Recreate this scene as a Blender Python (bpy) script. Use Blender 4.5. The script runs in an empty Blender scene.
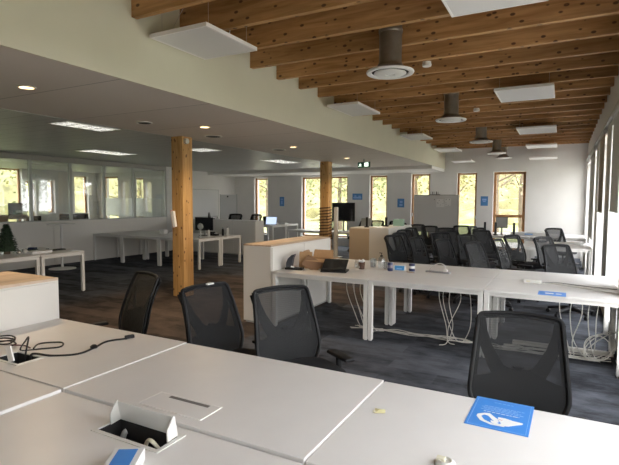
import bpy, bmesh, math, random
from mathutils import Vector, Matrix
random.seed(7)
S = bpy.context.scene
COL = S.collection
PI = math.pi

# ------------------------------------------------------------------ helpers
def V(*a): return Vector(a)

class MB:
    """collects shapes into one mesh"""
    def __init__(s): s.v = []; s.f = []
    def add(s, vs, fs, M=None):
        o = len(s.v)
        s.v += [tuple(M @ Vector(p)) if M else tuple(p) for p in vs]
        s.f += [tuple(i + o for i in f) for f in fs]
        return s
    def box(s, x0, x1, y0, y1, z0, z1, M=None):
        vs = [(x0,y0,z0),(x1,y0,z0),(x1,y1,z0),(x0,y1,z0),(x0,y0,z1),(x1,y0,z1),(x1,y1,z1),(x0,y1,z1)]
        return s.add(vs, [(0,3,2,1),(4,5,6,7),(0,1,5,4),(1,2,6,5),(2,3,7,6),(3,0,4,7)], M)
    def tube(s, pts, r, n=8, closed=False, flat=1.0):
        pts = [Vector(p) for p in pts]; k = len(pts); o = len(s.v)
        up = Vector((0,0,1)); prev = None
        for i, p in enumerate(pts):
            a = pts[(i-1) % k] if (closed or i > 0) else p
            b = pts[(i+1) % k] if (closed or i < k-1) else p
            d = (b - a).normalized()
            if prev is None:
                u = d.cross(up)
                if u.length < 1e-3: u = d.cross(Vector((1,0,0)))
            else:
                u = prev - d * prev.dot(d)
            u.normalize(); prev = u; w = d.cross(u)
            rr = r[i] if isinstance(r, (list, tuple)) else r
            for j in range(n):
                t = 2*PI*j/n
                s.v.append(tuple(p + u*rr*math.cos(t) + w*rr*flat*math.sin(t)))
        segs = k if closed else k-1
        for i in range(segs):
            for j in range(n):
                a = o+i*n+j; b = o+i*n+(j+1) % n; c = o+((i+1) % k)*n+(j+1) % n; e = o+((i+1) % k)*n+j
                s.f.append((a,b,c,e))
        if not closed:
            s.f.append(tuple(o+j for j in range(n))[::-1]); s.f.append(tuple(o+(k-1)*n+j for j in range(n)))
        return s
    def lathe(s, prof, c=(0,0,0), n=24, M=None):
        o = len(s.v); vs = []; fs = []
        for r, z in prof:
            for j in range(n):
                t = 2*PI*j/n; vs.append((c[0]+r*math.cos(t), c[1]+r*math.sin(t), c[2]+z))
        k = len(prof)
        for i in range(k-1):
            for j in range(n):
                fs.append((i*n+j, i*n+(j+1) % n, (i+1)*n+(j+1) % n, (i+1)*n+j))
        fs.append(tuple(range(n))[::-1]); fs.append(tuple((k-1)*n+j for j in range(n)))
        return s.add(vs, fs, M)
    def prism(s, poly, z0, z1, M=None):
        n = len(poly)
        vs = [(x,y,z0) for x,y in poly] + [(x,y,z1) for x,y in poly]
        fs = [tuple(range(n))[::-1], tuple(range(n,2*n))] + [(i,(i+1) % n,n+(i+1) % n,n+i) for i in range(n)]
        return s.add(vs, fs, M)
    def quad(s, a, b, c, d): return s.add([a,b,c,d], [(0,1,2,3)])
    def build(s, name, m, parent=None, bevel=0, smooth=False, seg=2, sub=0):
        me = bpy.data.meshes.new(name); me.from_pydata(s.v, [], s.f)
        me.materials.append(m); me.update()
        bm = bmesh.new(); bm.from_mesh(me); bmesh.ops.recalc_face_normals(bm, faces=bm.faces); bm.to_mesh(me); bm.free()
        if smooth:
            for p in me.polygons: p.use_smooth = True
            try: me.set_sharp_from_angle(angle=math.radians(38))
            except Exception: pass
        o = bpy.data.objects.new(name, me); COL.objects.link(o)
        if parent: o.parent = parent
        if bevel:
            b = o.modifiers.new('bevel', 'BEVEL'); b.width = bevel; b.segments = seg; b.limit_method = 'ANGLE'
        if sub:
            b = o.modifiers.new('sub', 'SUBSURF'); b.levels = sub; b.render_levels = sub
        return o

def tag(o, label=None, cat=None, group=None, kind=None):
    if label: o['label'] = label
    if cat: o['category'] = cat
    if group: o['group'] = group
    if kind: o['kind'] = kind
    return o
def thing(name, label, cat, loc=(0,0,0), rz=0, group=None):
    o = bpy.data.objects.new(name, None); COL.objects.link(o)
    o.empty_display_size = .1
    o.location = loc; o.rotation_euler = (0,0,rz)
    return tag(o, label, cat, group)
def struct(o, ): o['kind'] = 'structure'; return o
def kids(o): return [c for c in bpy.data.objects if c.parent == o]
def copy_tree(root, loc, rz, label, group=None):
    r = root.copy(); COL.objects.link(r); r.location = loc; r.rotation_euler = (0,0,rz)
    r['label'] = label
    if group: r['group'] = group
    for ch in kids(root):
        c = ch.copy(); COL.objects.link(c); c.parent = r
        for g in kids(ch):
            d = g.copy(); COL.objects.link(d); d.parent = c
    return r
def spline(pts, n=8):
    pts = [Vector(p) for p in pts]; P = [pts[0]] + pts + [pts[-1]]; out = []
    for i in range(1, len(P)-2):
        for k in range(n):
            t = k/n; a,b,c,d = P[i-1],P[i],P[i+1],P[i+2]
            out.append(.5*((2*b)+(c-a)*t+(2*a-5*b+4*c-d)*t*t+(3*b-a-3*c+d)*t**3))
    out.append(pts[-1]); return out

# ------------------------------------------------------------------ materials
def mat(name, col, rough=.6, metal=0, spec=.5, noise=0, nscale=20, bump=0, emit=0, ecol=None, stretch=(1,1,1)):
    m = bpy.data.materials.new(name); m.use_nodes = True
    nt = m.node_tree; b = nt.nodes['Principled BSDF']
    b.inputs['Base Color'].default_value = (*col, 1); b.inputs['Roughness'].default_value = rough
    b.inputs['Metallic'].default_value = metal; b.inputs['Specular IOR Level'].default_value = spec
    if emit:
        b.inputs['Emission Color'].default_value = (*(ecol or col), 1); b.inputs['Emission Strength'].default_value = emit
    if noise or bump:
        tc = nt.nodes.new('ShaderNodeTexCoord'); mp = nt.nodes.new('ShaderNodeMapping'); mp.inputs['Scale'].default_value = stretch
        nz = nt.nodes.new('ShaderNodeTexNoise'); nz.inputs['Scale'].default_value = nscale; nz.inputs['Detail'].default_value = 4
        nt.links.new(tc.outputs['Object'], mp.inputs[0]); nt.links.new(mp.outputs[0], nz.inputs['Vector'])
        if noise:
            r = nt.nodes.new('ShaderNodeValToRGB')
            r.color_ramp.elements[0].color = (*[c*(1-noise) for c in col], 1); r.color_ramp.elements[1].color = (*[min(1,c*(1+noise)) for c in col], 1)
            r.color_ramp.elements[0].position = .3; r.color_ramp.elements[1].position = .7
            nt.links.new(nz.outputs['Fac'], r.inputs[0]); nt.links.new(r.outputs[0], b.inputs['Base Color'])
        if bump:
            bp = nt.nodes.new('ShaderNodeBump'); bp.inputs['Strength'].default_value = bump; bp.inputs['Distance'].default_value = .01
            nt.links.new(nz.outputs['Fac'], bp.inputs['Height']); nt.links.new(bp.outputs[0], b.inputs['Normal'])
    return m

def wood(name, c1, c2, along='X', rough=.55, knots=True, scale=1.0):
    m = bpy.data.materials.new(name); m.use_nodes = True; nt = m.node_tree; N = nt.nodes; L = nt.links
    b = N['Principled BSDF']; b.inputs['Roughness'].default_value = rough
    tc = N.new('ShaderNodeTexCoord'); mp = N.new('ShaderNodeMapping')
    s = {'X':(.8,9,9),'Y':(9,.8,9),'Z':(9,9,.8)}[along]
    mp.inputs['Scale'].default_value = [k*scale for k in s]
    nz = N.new('ShaderNodeTexNoise'); nz.inputs['Scale'].default_value = 2.2; nz.inputs['Detail'].default_value = 7; nz.inputs['Distortion'].default_value = .8
    r = N.new('ShaderNodeValToRGB'); r.color_ramp.elements[0].color = (*c1,1); r.color_ramp.elements[1].color = (*c2,1)
    r.color_ramp.elements[0].position = .35; r.color_ramp.elements[1].position = .66
    L.new(tc.outputs['Object'], mp.inputs[0]); L.new(mp.outputs[0], nz.inputs['Vector']); L.new(nz.outputs['Fac'], r.inputs[0])
    out = r.outputs[0]
    # plank-scale tint
    mp3 = N.new('ShaderNodeMapping'); mp3.inputs['Scale'].default_value = [.25 if a == along else 1.7 for a in 'XYZ']
    n3 = N.new('ShaderNodeTexNoise'); n3.inputs['Scale'].default_value = 2.5; n3.inputs['Detail'].default_value = 1
    L.new(tc.outputs['Object'], mp3.inputs[0]); L.new(mp3.outputs[0], n3.inputs['Vector'])
    hsv = N.new('ShaderNodeHueSaturation'); mr3 = N.new('ShaderNodeMapRange'); mr3.inputs[1].default_value=.3; mr3.inputs[2].default_value=.7; mr3.inputs[3].default_value=.8; mr3.inputs[4].default_value=1.15
    L.new(n3.outputs['Fac'], mr3.inputs[0]); L.new(mr3.outputs[0], hsv.inputs['Value']); L.new(out, hsv.inputs['Color']); out = hsv.outputs[0]
    if knots:
        mp2 = N.new('ShaderNodeMapping'); mp2.inputs['Scale'].default_value = [5.0 if a == along else 8.5 for a in 'XYZ']
        vo = N.new('ShaderNodeTexVoronoi'); vo.inputs['Scale'].default_value = 1.5
        L.new(tc.outputs['Object'], mp2.inputs[0]); L.new(mp2.outputs[0], vo.inputs['Vector'])
        mr = N.new('ShaderNodeMapRange'); mr.inputs[1].default_value = .15; mr.inputs[2].default_value = .21; mr.inputs[3].default_value = .9; mr.inputs[4].default_value = 0
        L.new(vo.outputs['Distance'], mr.inputs[0])
        mx = N.new('ShaderNodeMixRGB'); mx.inputs[2].default_value = (c1[0]*.22, c1[1]*.17, c1[2]*.2, 1)
        L.new(mr.outputs[0], mx.inputs[0]); L.new(out, mx.inputs[1]); out = mx.outputs[0]
    L.new(out, b.inputs['Base Color'])
    return m

def glass(name, tint=(1,1,1), gl=.07):
    m = bpy.data.materials.new(name); m.use_nodes = True; nt = m.node_tree; nt.nodes.clear()
    o = nt.nodes.new('ShaderNodeOutputMaterial'); mx = nt.nodes.new('ShaderNodeMixShader'); mx.inputs[0].default_value = gl
    t = nt.nodes.new('ShaderNodeBsdfTransparent'); t.inputs[0].default_value = (*tint,1)
    g = nt.nodes.new('ShaderNodeBsdfGlossy'); g.inputs['Roughness'].default_value = .02
    nt.links.new(t.outputs[0], mx.inputs[1]); nt.links.new(g.outputs[0], mx.inputs[2]); nt.links.new(mx.outputs[0], o.inputs[0])
    return m
def netting(name, col, see):
    """woven see-through chair mesh: fine holes between threads"""
    m = bpy.data.materials.new(name); m.use_nodes = True; nt = m.node_tree; b = nt.nodes['Principled BSDF']
    b.inputs['Base Color'].default_value = (*col,1); b.inputs['Roughness'].default_value = .75
    o = nt.nodes['Material Output']; mx = nt.nodes.new('ShaderNodeMixShader'); t = nt.nodes.new('ShaderNodeBsdfTransparent')
    tc = nt.nodes.new('ShaderNodeTexCoord'); w = nt.nodes.new('ShaderNodeTexWave'); w.bands_direction = 'Z'; w.inputs['Scale'].default_value = 24
    mr = nt.nodes.new('ShaderNodeMapRange'); mr.inputs[3].default_value = see*.93; mr.inputs[4].default_value = see*1.07
    nt.links.new(tc.outputs['Object'], w.inputs['Vector']); nt.links.new(w.outputs['Fac'], mr.inputs[0]); nt.links.new(mr.outputs[0], mx.inputs[0])
    nt.links.new(b.outputs[0], mx.inputs[1]); nt.links.new(t.outputs[0], mx.inputs[2]); nt.links.new(mx.outputs[0], o.inputs[0])
    return m

def carpet_mat():
    m = bpy.data.materials.new('carpet'); m.use_nodes = True; nt = m.node_tree; N = nt.nodes; L = nt.links
    b = N['Principled BSDF']; b.inputs['Roughness'].default_value = .85; b.inputs['Specular IOR Level'].default_value = .25
    tc = N.new('ShaderNodeTexCoord')
    # plank tiles .25 x 1.0, tone differs from plank to plank
    br = N.new('ShaderNodeTexBrick'); br.inputs['Scale'].default_value = 1; br.offset = .5
    br.inputs['Color1'].default_value = (.0,.0,.0,1); br.inputs['Color2'].default_value = (1,1,1,1); br.inputs['Mortar'].default_value = (.3,.3,.3,1)
    br.inputs['Mortar Size'].default_value = .0; br.inputs['Brick Width'].default_value = 1.0; br.inputs['Row Height'].default_value = .25
    L.new(tc.outputs['Object'], br.inputs['Vector'])
    mp = N.new('ShaderNodeMapping'); mp.inputs['Scale'].default_value = (1.8,3.4,1); nz = N.new('ShaderNodeTexNoise'); nz.inputs['Scale'].default_value = 1.6; nz.inputs['Detail'].default_value = 6
    nz.inputs['Roughness'].default_value = .65
    L.new(tc.outputs['Object'], mp.inputs[0]); L.new(mp.outputs[0], nz.inputs['Vector'])
    def mix(fac, a, c, mode='MIX'):
        x = N.new('ShaderNodeMixRGB'); x.blend_type = mode
        for s, q in ((0,fac),(1,a),(2,c)):
            if hasattr(q, 'links'): L.new(q, x.inputs[s])
            elif isinstance(q, tuple): x.inputs[s].default_value = (*q,1)
            else: x.inputs[s].default_value = q
        return x.outputs[0]
    fac = N.new('ShaderNodeMath'); fac.operation = 'MULTIPLY_ADD'; fac.inputs[1].default_value = .30
    L.new(br.outputs['Color'], fac.inputs[0]); L.new(nz.outputs['Fac'], fac.inputs[2])
    rb = N.new('ShaderNodeValToRGB'); e = rb.color_ramp.elements
    e[0].position = .42; e[0].color = (.013,.014,.018,1); e[1].position = .82; e[1].color = (.098,.106,.126,1)
    L.new(fac.outputs[0], rb.inputs[0])
    rr = N.new('ShaderNodeValToRGB'); e = rr.color_ramp.elements
    e[0].position = .42; e[0].color = (.022,.017,.015,1); e[1].position = .85; e[1].color = (.105,.078,.066,1)
    L.new(fac.outputs[0], rr.inputs[0])
    # brown walkway planks: region between the desk groups
    sx = N.new('ShaderNodeSeparateXYZ'); L.new(tc.outputs['Object'], sx.inputs[0])
    def rng(sock, a, c, d0, d1):
        q = N.new('ShaderNodeMapRange'); q.inputs[1].default_value=a; q.inputs[2].default_value=c; q.inputs[3].default_value=d0; q.inputs[4].default_value=d1; L.new(sock,q.inputs[0]); return q.outputs[0]
    def mul(a, c, op='MULTIPLY'):
        q = N.new('ShaderNodeMath'); q.operation = op; q.use_clamp = True; L.new(a,q.inputs[0]); L.new(c,q.inputs[1]); return q.outputs[0]
    left = mul(rng(sx.outputs['X'], -3.35,-3.3,1,0), rng(sx.outputs['X'], -7.2,-6.6,0,1))
    left = mul(left, rng(sx.outputs['Y'], 8.3,8.6,1,0))
    aisle = mul(rng(sx.outputs['Y'], 6.9,7.0,0,1), rng(sx.outputs['Y'], 8.3,8.4,1,0)); aisle = mul(aisle, rng(sx.outputs['X'], -4,-3.9,0,1)); aisle = mul(aisle, rng(sx.outputs['X'], -1.9,-1.5,1,0))
    L.new(mix(mul(left, aisle, 'ADD'), rb.outputs[0], rr.outputs[0]), b.inputs['Base Color'])
    n2 = N.new('ShaderNodeTexNoise'); n2.inputs['Scale'].default_value = 220; bp = N.new('ShaderNodeBump'); bp.inputs['Strength'].default_value = .5; bp.inputs['Distance'].default_value = .004
    L.new(tc.outputs['Object'], n2.inputs['Vector']); L.new(n2.outputs['Fac'], bp.inputs['Height']); L.new(bp.outputs[0], b.inputs['Normal'])
    return m

def tile_mat(name, col, w, h, joint, off=0, gap=.004, rough=.7, gapcol=.45):
    m = bpy.data.materials.new(name); m.use_nodes = True; nt = m.node_tree; N = nt.nodes; L = nt.links
    b = N['Principled BSDF']; b.inputs['Roughness'].default_value = rough
    tc = N.new('ShaderNodeTexCoord'); br = N.new('ShaderNodeTexBrick'); br.inputs['Scale'].default_value = 1; br.offset = off
    mp = N.new('ShaderNodeMapping'); mp.inputs['Location'].default_value = (*joint,0)
    br.inputs['Color1'].default_value = (*col,1); br.inputs['Color2'].default_value = (*[c*.96 for c in col],1); br.inputs['Mortar'].default_value = (*[c*gapcol for c in col],1)
    br.inputs['Mortar Size'].default_value = gap; br.inputs['Brick Width'].default_value = w; br.inputs['Row Height'].default_value = h
    L.new(tc.outputs['Object'], mp.inputs[0]); L.new(mp.outputs[0], br.inputs['Vector']); L.new(br.outputs['Color'], b.inputs['Base Color'])
    return m

M = {}
M['wall'] = mat('wall_paint', (.76,.745,.72), .8, noise=.02, nscale=3)
M['wallwarm'] = mat('warm_lit_paint', (.67,.645,.51), .75, noise=.02, nscale=2)  # white bulkhead with the warm downlight and timber glow mixed into its colour
M['white'] = mat('white_laminate', (.76,.74,.715), .36, noise=.015, nscale=6)
M['whiteedge'] = mat('white_edge', (.84,.82,.79), .4)
M['frame'] = mat('white_powder_metal', (.80,.785,.75), .4)
M['cab'] = mat('cabinet_white', (.74,.71,.66), .5)
M['cabgrey'] = mat('cabinet_grey', (.42,.41,.39), .6)
M['oak'] = wood('oak_top', (.52,.38,.27), (.66,.51,.38), 'Y', .5, knots=False)
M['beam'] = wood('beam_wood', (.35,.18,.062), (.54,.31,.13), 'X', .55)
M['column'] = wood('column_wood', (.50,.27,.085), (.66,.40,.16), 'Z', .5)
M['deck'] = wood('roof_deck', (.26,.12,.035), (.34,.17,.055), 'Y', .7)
M['wframe'] = wood('window_wood', (.34,.16,.06), (.46,.25,.11), 'Z', .5, knots=False)
M['carpet'] = carpet_mat()
M['ceilnear'] = tile_mat('ceiling_smooth_panels', (.72,.67,.62), 2.42, 1.2, (5.9,.58), gap=.006)
M['ceilfar'] = tile_mat('ceiling_metal_tiles', (.50,.50,.48), 1.2, .3, (0,.1), gap=.006, rough=.45)
M['black'] = mat('black_plastic', (.007,.007,.008), .5, spec=.35)
M['blackm'] = mat('black_gloss', (.008,.009,.012), .2)
M['seat'] = mat('black_fabric', (.009,.009,.011), .9, bump=.3, nscale=300)
M['net'] = netting('back_netting', (.009,.0095,.0105), .22)
M['netd'] = netting('lumbar_netting', (.009,.0095,.0105), .05)
M['glass'] = glass('window_glass')
M['pglass'] = glass('partition_glass', (.93,.95,.94), .10)
M['frost'] = mat('frosted_film', (.85,.87,.86), .6); M['frost'].node_tree.nodes['Principled BSDF'].inputs['Transmission Weight'].default_value=.7
M['alu'] = mat('aluminium', (.42,.43,.41), .4, metal=.3)
M['galv'] = mat('galvanised_duct', (.30,.28,.24), .38, metal=.8, noise=.15, nscale=8)
M['disc'] = mat('diffuser_white', (.74,.74,.72), .45)
M['dark'] = mat('dark_void', (.02,.02,.02), .8)
M['panel'] = mat('hanging_panel', (.74,.73,.71), .7)
M['wire'] = mat('steel_wire', (.55,.53,.48), .4, metal=.5)
M['warm'] = mat('warm_lamp', (1,.82,.58), .5, emit=1.7, ecol=(1,.66,.33))
M['lum'] = mat('luminaire_louvre', (.8,.8,.78), .25, metal=.6)
M['cardboard'] = mat('cardboard', (.46,.29,.15), .85, noise=.06, nscale=20)
M['blue'] = mat('card_blue', (.055,.26,.72), .35)
M['bluep'] = mat('poster_blue', (.10,.27,.58), .6)
M['paper'] = mat('paper_white', (.80,.80,.79), .6)
M['paleblue'] = mat('card_pale_print', (.32,.52,.86), .4)
M['yellow'] = mat('note_yellow', (.75,.70,.38), .7)
M['cream'] = mat('cream_paper', (.72,.68,.52), .7)
M['cable'] = mat('white_cable', (.62,.60,.55), .5)
M['blackc'] = mat('black_cable', (.012,.012,.012), .5)
M['plast'] = mat('white_plastic', (.72,.71,.67), .35)
M['clear'] = glass('clear_plastic', (.82,.84,.85), .18)
M['brown'] = mat('brown_cup', (.09,.045,.03), .5)
M['red'] = mat('red_plastic', (.5,.03,.02), .5)
M['needles'] = mat('fir_needles', (.030,.055,.028), .8, noise=.5, nscale=30)
M['gold'] = mat('bauble_silver', (.55,.53,.48), .25, metal=.7)
M['wboard'] = mat('whiteboard', (.70,.70,.69), .25)
M['blindtan'] = mat('blind_tan', (.42,.33,.23), .85)
M['blind'] = mat('blind_grey', (.58,.57,.54), .8)
M['screen'] = mat('laptop_screen', (.35,.42,.55), .3, emit=.5, ecol=(.55,.66,.9))
M['green'] = mat('sign_green', (.01,.10,.06), .4)
M['signw'] = mat('sign_white', (.8,.85,.8), .4, emit=.6, ecol=(.8,1,.85))
M['grass'] = mat('grass', (.24,.26,.10), .9, noise=.35, nscale=1.2)
M['bank'] = mat('woodland_bank', (.26,.235,.11), .95, noise=.4, nscale=1.4)
M['trunk'] = mat('bark', (.16,.12,.08), .9, noise=.3, nscale=12)
M['leafA'] = mat('leaf_yellow', (.34,.31,.13), .8, noise=.4, nscale=3)
M['leafB'] = mat('leaf_green', (.22,.25,.10), .8, noise=.4, nscale=3)
M['leafC'] = mat('leaf_russet', (.34,.27,.19), .8, noise=.4, nscale=3)
M['blueglass'] = mat('blue_pack', (.07,.30,.62), .3)
M['navy'] = mat('navy_can', (.02,.03,.10), .3)
M['teal'] = mat('pale_green_box', (.35,.55,.45), .5)

# ------------------------------------------------------------------ room shell
XR, XB, XC, YB, YN = .57, -3.47, -5.88, 16.0, -3.5
ZC, ZB, ZD = 2.72, 3.28, 3.66
XP = -11.4       # glazed partition plane
XO = -16.6       # outer wall of the side office
def structbox(name, *b, m=None, M_=None):
    return struct(MB().box(*b).build(name, m))

structbox('floor', XO-.3, XR+.4, YN-.2, YB+.4, -.1, 0, m=M['carpet'])

def wall_along(axis, p0, p1, a0, a1, z0, z1, ops):
    """wall slab between p0..p1 (thickness), running a0..a1, with openings (s,e,zb,zt)"""
    m = MB(); cur = a0
    def bx(s, e, za, zb):
        if e-s < 1e-4 or zb-za < 1e-4: return
        if axis == 'x': m.box(s, e, p0, p1, za, zb)
        else: m.box(p0, p1, s, e, za, zb)
    for s, e, zb, zt in sorted(ops):
        bx(cur, s, z0, z1); bx(s, e, z0, zb); bx(s, e, zt, z1); cur = e
    bx(cur, a1, z0, z1); return m

# back wall windows (x0,x1,zb,zt, transom)
BW = [(-11.03,-10.38,.30,2.55,None),(-8.85,-6.94,.30,2.55,None),(-6.09,-5.44,.12,2.56,None),(-4.59,-3.95,.12,2.58,None),(-3.08,-2.46,.12,2.58,None),(-1.97,-1.03,.12,2.59,1.20)]
struct(wall_along('x', YB, YB+.35, -12.3, XR+.35, 0, 3.8, [(a,b,c,d) for a,b,c,d,_ in BW]).build('wall_back', M['wall']))
# right wall
RW = [(5.4+2.6*i-1.75, 5.4+2.6*i, .12, 2.72) for i in range(-2,5)]
struct(wall_along('y', XR, XR+.35, YN, YB+.35, 0, 3.8, RW).build('wall_right', M['wall']))
LW = []
struct(wall_along('y', -12.3, -12.0, 12.3, YB, 0, 3.0, LW).build('wall_left', M['wall']))
struct(MB().box(-12.3,XP+.05,12.2,12.3,0,3.0).box(XP-.05,XP+.05,11.5,12.2,0,3.0).build('wall_left_return', M['wall']))
struct(MB().box(XO-.3,XR+.35,YN-.2,YN,0,3.8).build('wall_rear', M['wall']))
OW = [(8.55,10.0,.2,2.72),(10.12,10.47,.2,2.30),(10.92,11.2,1.16,2.36),(12.0,12.62,.2,2.58)]
struct(wall_along('y', XO-.3, XO, YN, 13.3, 0, 3.0, OW+[(1,3,.2,2.6),(4.5,6.5,.2,2.6)]).build('wall_office_outer', M['wall']))
OB = [(-16.25,-15.38,.3,2.58),(-14.68,-14.0,.3,2.50)]
struct(wall_along('x', 13.0, 13.3, XO, -12.3, 0, 3.0, OB).build('wall_office_back', M['wall']))
# ceilings
structbox('ceiling', XC, XB-.02, YN, YB, ZC, ZC+.08, m=M['ceilnear'])
structbox('ceiling', -12.3, XC, YN, 14.3, ZC+.012, ZC+.09, m=M['ceilfar'])
structbox('ceiling', XO, -12.3, YN, 13.0, ZC, ZC+.08, m=M['ceilfar'])
struct(MB().box(-12.0, XB-.02, 14.3, YB, 2.62, ZC+.09).build('ceiling_soffit', M['wall']))
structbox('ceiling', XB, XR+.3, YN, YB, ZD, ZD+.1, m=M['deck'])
structbox('wall_bulkhead', XB-.02, XB, YN, YB, ZC-.004, 3.75, m=M['wallwarm'])
structbox('trim_1', XC-.03, XC+.0, YN, 14.3, ZC-.004, ZC+.012, m=M['alu'])
structbox('roof', XO-.4, XB, YN-.3, YB+.4, 3.76, 3.9, m=M['wall'])
structbox('baseboard_back', -11.98, XR, YB-.015, YB, 0, .08, m=M['whiteedge']) if False else None

# windows --------------------------------------------------------------
wn = [0]
def window(axis, a0, a1, zb, zt, p, d, m, label=None, transom=None, mull=0, fw=.07, split=None):
    """frame set at plane p (thickness d outward), glazing in the middle"""
    wn[0] += 1
    w = struct(bpy.data.objects.new('window_%d' % wn[0], None)); COL.objects.link(w)
    c = ((a0+a1)/2, p, 0) if axis == 'x' else (p, (a0+a1)/2, 0)
    w.location = c
    h = (a1-a0)/2
    def B(mb, s, e, q0, q1, za, zb_):
        if axis == 'x': mb.box(s, e, q0, q1, za, zb_)
        else: mb.box(q0, q1, s, e, za, zb_)
    f = MB()
    B(f,-h,-h+fw,0,d,zb,zt); B(f,h-fw,h,0,d,zb,zt); B(f,-h+fw,h-fw,0,d,zb,zb+fw); B(f,-h+fw,h-fw,0,d,zt-fw,zt)
    if transom: B(f,-h+fw,h-fw,0,d,transom-fw*.6,transom+fw*.6)
    for k in range(mull):
        x = -h + 2*h*(k+1)/(mull+1); B(f,x-fw*.4,x+fw*.4,0,d,zb+fw,zt-fw)
    f.build('window_frame', m, w, bevel=.004)
    g = MB(); q = d*.5
    B(g,-h+fw*.5,h-fw*.5,q-.004,q+.004,zb+fw*.5,zt-fw*.5); g.build('pane', M['glass'], w)
    return w
def handle(w, x, z):
    MB().box(x-.012,x+.012,-.05,0,z-.012,z+.1).build('window_handle', M['alu'], w, bevel=.004)
for i,(a,b,c,d,t) in enumerate(BW):
    w = window('x', a+.01, b-.01, c+.01, d-.01, YB+.10, .07, M['wframe'], transom=t, fw=.055 if t is None else .075)
    if i in (3,): handle(w, -(b-a)/2+.03, 1.15)
    if i in (4,): handle(w, (b-a)/2-.03, 1.1)
# light lining of the back window reveals, and sills
for i,(a,b,c,d) in enumerate(RW):
    w = window('y', a+.01, b-.01, c+.01, d-.01, XR+.22, .07, M['frame'], mull=1, fw=.06)
for a,b,c,d in OW: window('y', a+.01, b-.01, c+.01, d-.01, XO-.2, .07, M['wframe'], fw=.05)
for a,b,c,d in OB: window('x', a+.01, b-.01, c+.01, d-.01, 13.06, .07, M['wframe'], fw=.06)
# blinds in the right-hand windows
def blind(y0, y1, zb, label, m, x=XR-.035):
    t = thing('roller_blind', label, 'blind', (x,(y0+y1)/2,2.78), 0)
    h = (y1-y0)/2
    MB().tube([(0,-h,-.03),(0,h,-.03)], .03, 12).build('blind_roller', M['blind'], t, smooth=True)
    MB().box(-.003,.003,-h+.01,h-.01,zb-2.78,-.04).build('blind_cloth', m, t)
    MB().box(-.008,.008,-h+.01,h-.01,zb-2.80,zb-2.78).build('bottom_bar', M['alu'], t)
blind(8.75,9.85, 1.50, 'tan roller blind half lowered in the right-hand window beside the middle desks', M['blindtan'])
blind(6.3,7.3, 1.55, 'pale roller blind half lowered in the right-hand window nearest the camera', M['blind'])
blind(11.3,12.9, .9, 'grey roller blind lowered in the right-hand window beside the far desks', M['blind'])
# blind headrail/radiator pipes along right wall
c = MB().box(XR-.05,XR-.002,4.5,15.95,2.80,2.84).build('curtain_rail', M['alu'], bevel=.004)
tag(c, 'slim grey rail fixed along the right wall above the tall windows', 'rail')

# ------------------------------------------------------------------ ceiling beams, columns
ordn = ['first','second','third','fourth','fifth','sixth','seventh','eighth','ninth','tenth','eleventh','twelfth','thirteenth','fourteenth','fifteenth','sixteenth','seventeenth','eighteenth','nineteenth','twentieth','twenty-first','twenty-second','twenty-third','twenty-fourth','twenty-fifth']
beam0 = MB().box(XB-(XB+XR)/2+.002, XR-(XB+XR)/2-.002, -.032, .032, 0, ZD-ZB-.002)
y = 3.15; k = 0; proto = None
for i in range(-5, 21):
    yy = 3.15 + .61*i
    if yy > 15.9: break
    if proto is None:
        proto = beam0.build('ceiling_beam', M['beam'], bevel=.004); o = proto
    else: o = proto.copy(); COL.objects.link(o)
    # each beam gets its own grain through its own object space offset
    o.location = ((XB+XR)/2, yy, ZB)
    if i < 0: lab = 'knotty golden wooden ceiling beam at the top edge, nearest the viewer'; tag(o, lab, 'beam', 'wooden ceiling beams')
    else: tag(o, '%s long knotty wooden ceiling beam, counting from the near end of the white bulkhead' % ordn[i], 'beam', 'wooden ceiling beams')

# beams: different grain each (object random offset through the node tree)
nt = M['beam'].node_tree
oi = nt.nodes.new('ShaderNodeObjectInfo'); mu = nt.nodes.new('ShaderNodeMath'); mu.operation = 'MULTIPLY'; mu.inputs[1].default_value = 40
cb = nt.nodes.new('ShaderNodeCombineXYZ'); nt.links.new(oi.outputs['Random'], mu.inputs[0])
for q in range(3): nt.links.new(mu.outputs[0], cb.inputs[q])
for n in list(nt.nodes):
    if n.type == 'MAPPING': nt.links.new(cb.outputs[0], n.inputs['Location'])

col = thing('timber_column', 'square golden timber column standing left of centre beside the black chair', 'column', (-5.775,6.22,0))
MB().box(-.125,.125,-.12,.12,0,ZC).build('column_shaft', M['column'], col, bevel=.006)
MB().lathe([(.045,0),(.05,.012),(.045,.05),(.02,.06)], n=16, M=Matrix.Translation((.125,-.05,2.64)) @ Matrix.Rotation(PI/2,4,'Y')).build('wall_sensor', M['plast'], col, smooth=True)
MB().box(.126,.135,-.10,.05,1.22,1.50,).build('clipboard', M['paper'], col)
o = MB().box(-.002,.006,-.12,.06,0,.32).build('notice', M['paper']); o.location = (-5.93,6.08,1.2); o.rotation_euler = (0,-.12,.3)
bpy.data.objects.remove(o)
t = thing('notice_holder', 'slanted pink and white notice in a holder projecting from the left timber column', 'notice', (-5.80,6.085,1.20))
MB().box(-.025,.03,-.05,-.002,0,.27,M=Matrix.Rotation(-.16,4,'Y')).build('sheet', M['paper'], t, bevel=.002)
MB().box(-.034,-.025,-.05,-.0,-.01,.29,M=Matrix.Rotation(-.16,4,'Y')).build('holder_spine', mat('pink_spine',(.6,.38,.33),.6), t)
for ch in list(kids(col)):
    if ch.name.startswith('clipboard'): bpy.data.objects.remove(ch)

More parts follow.
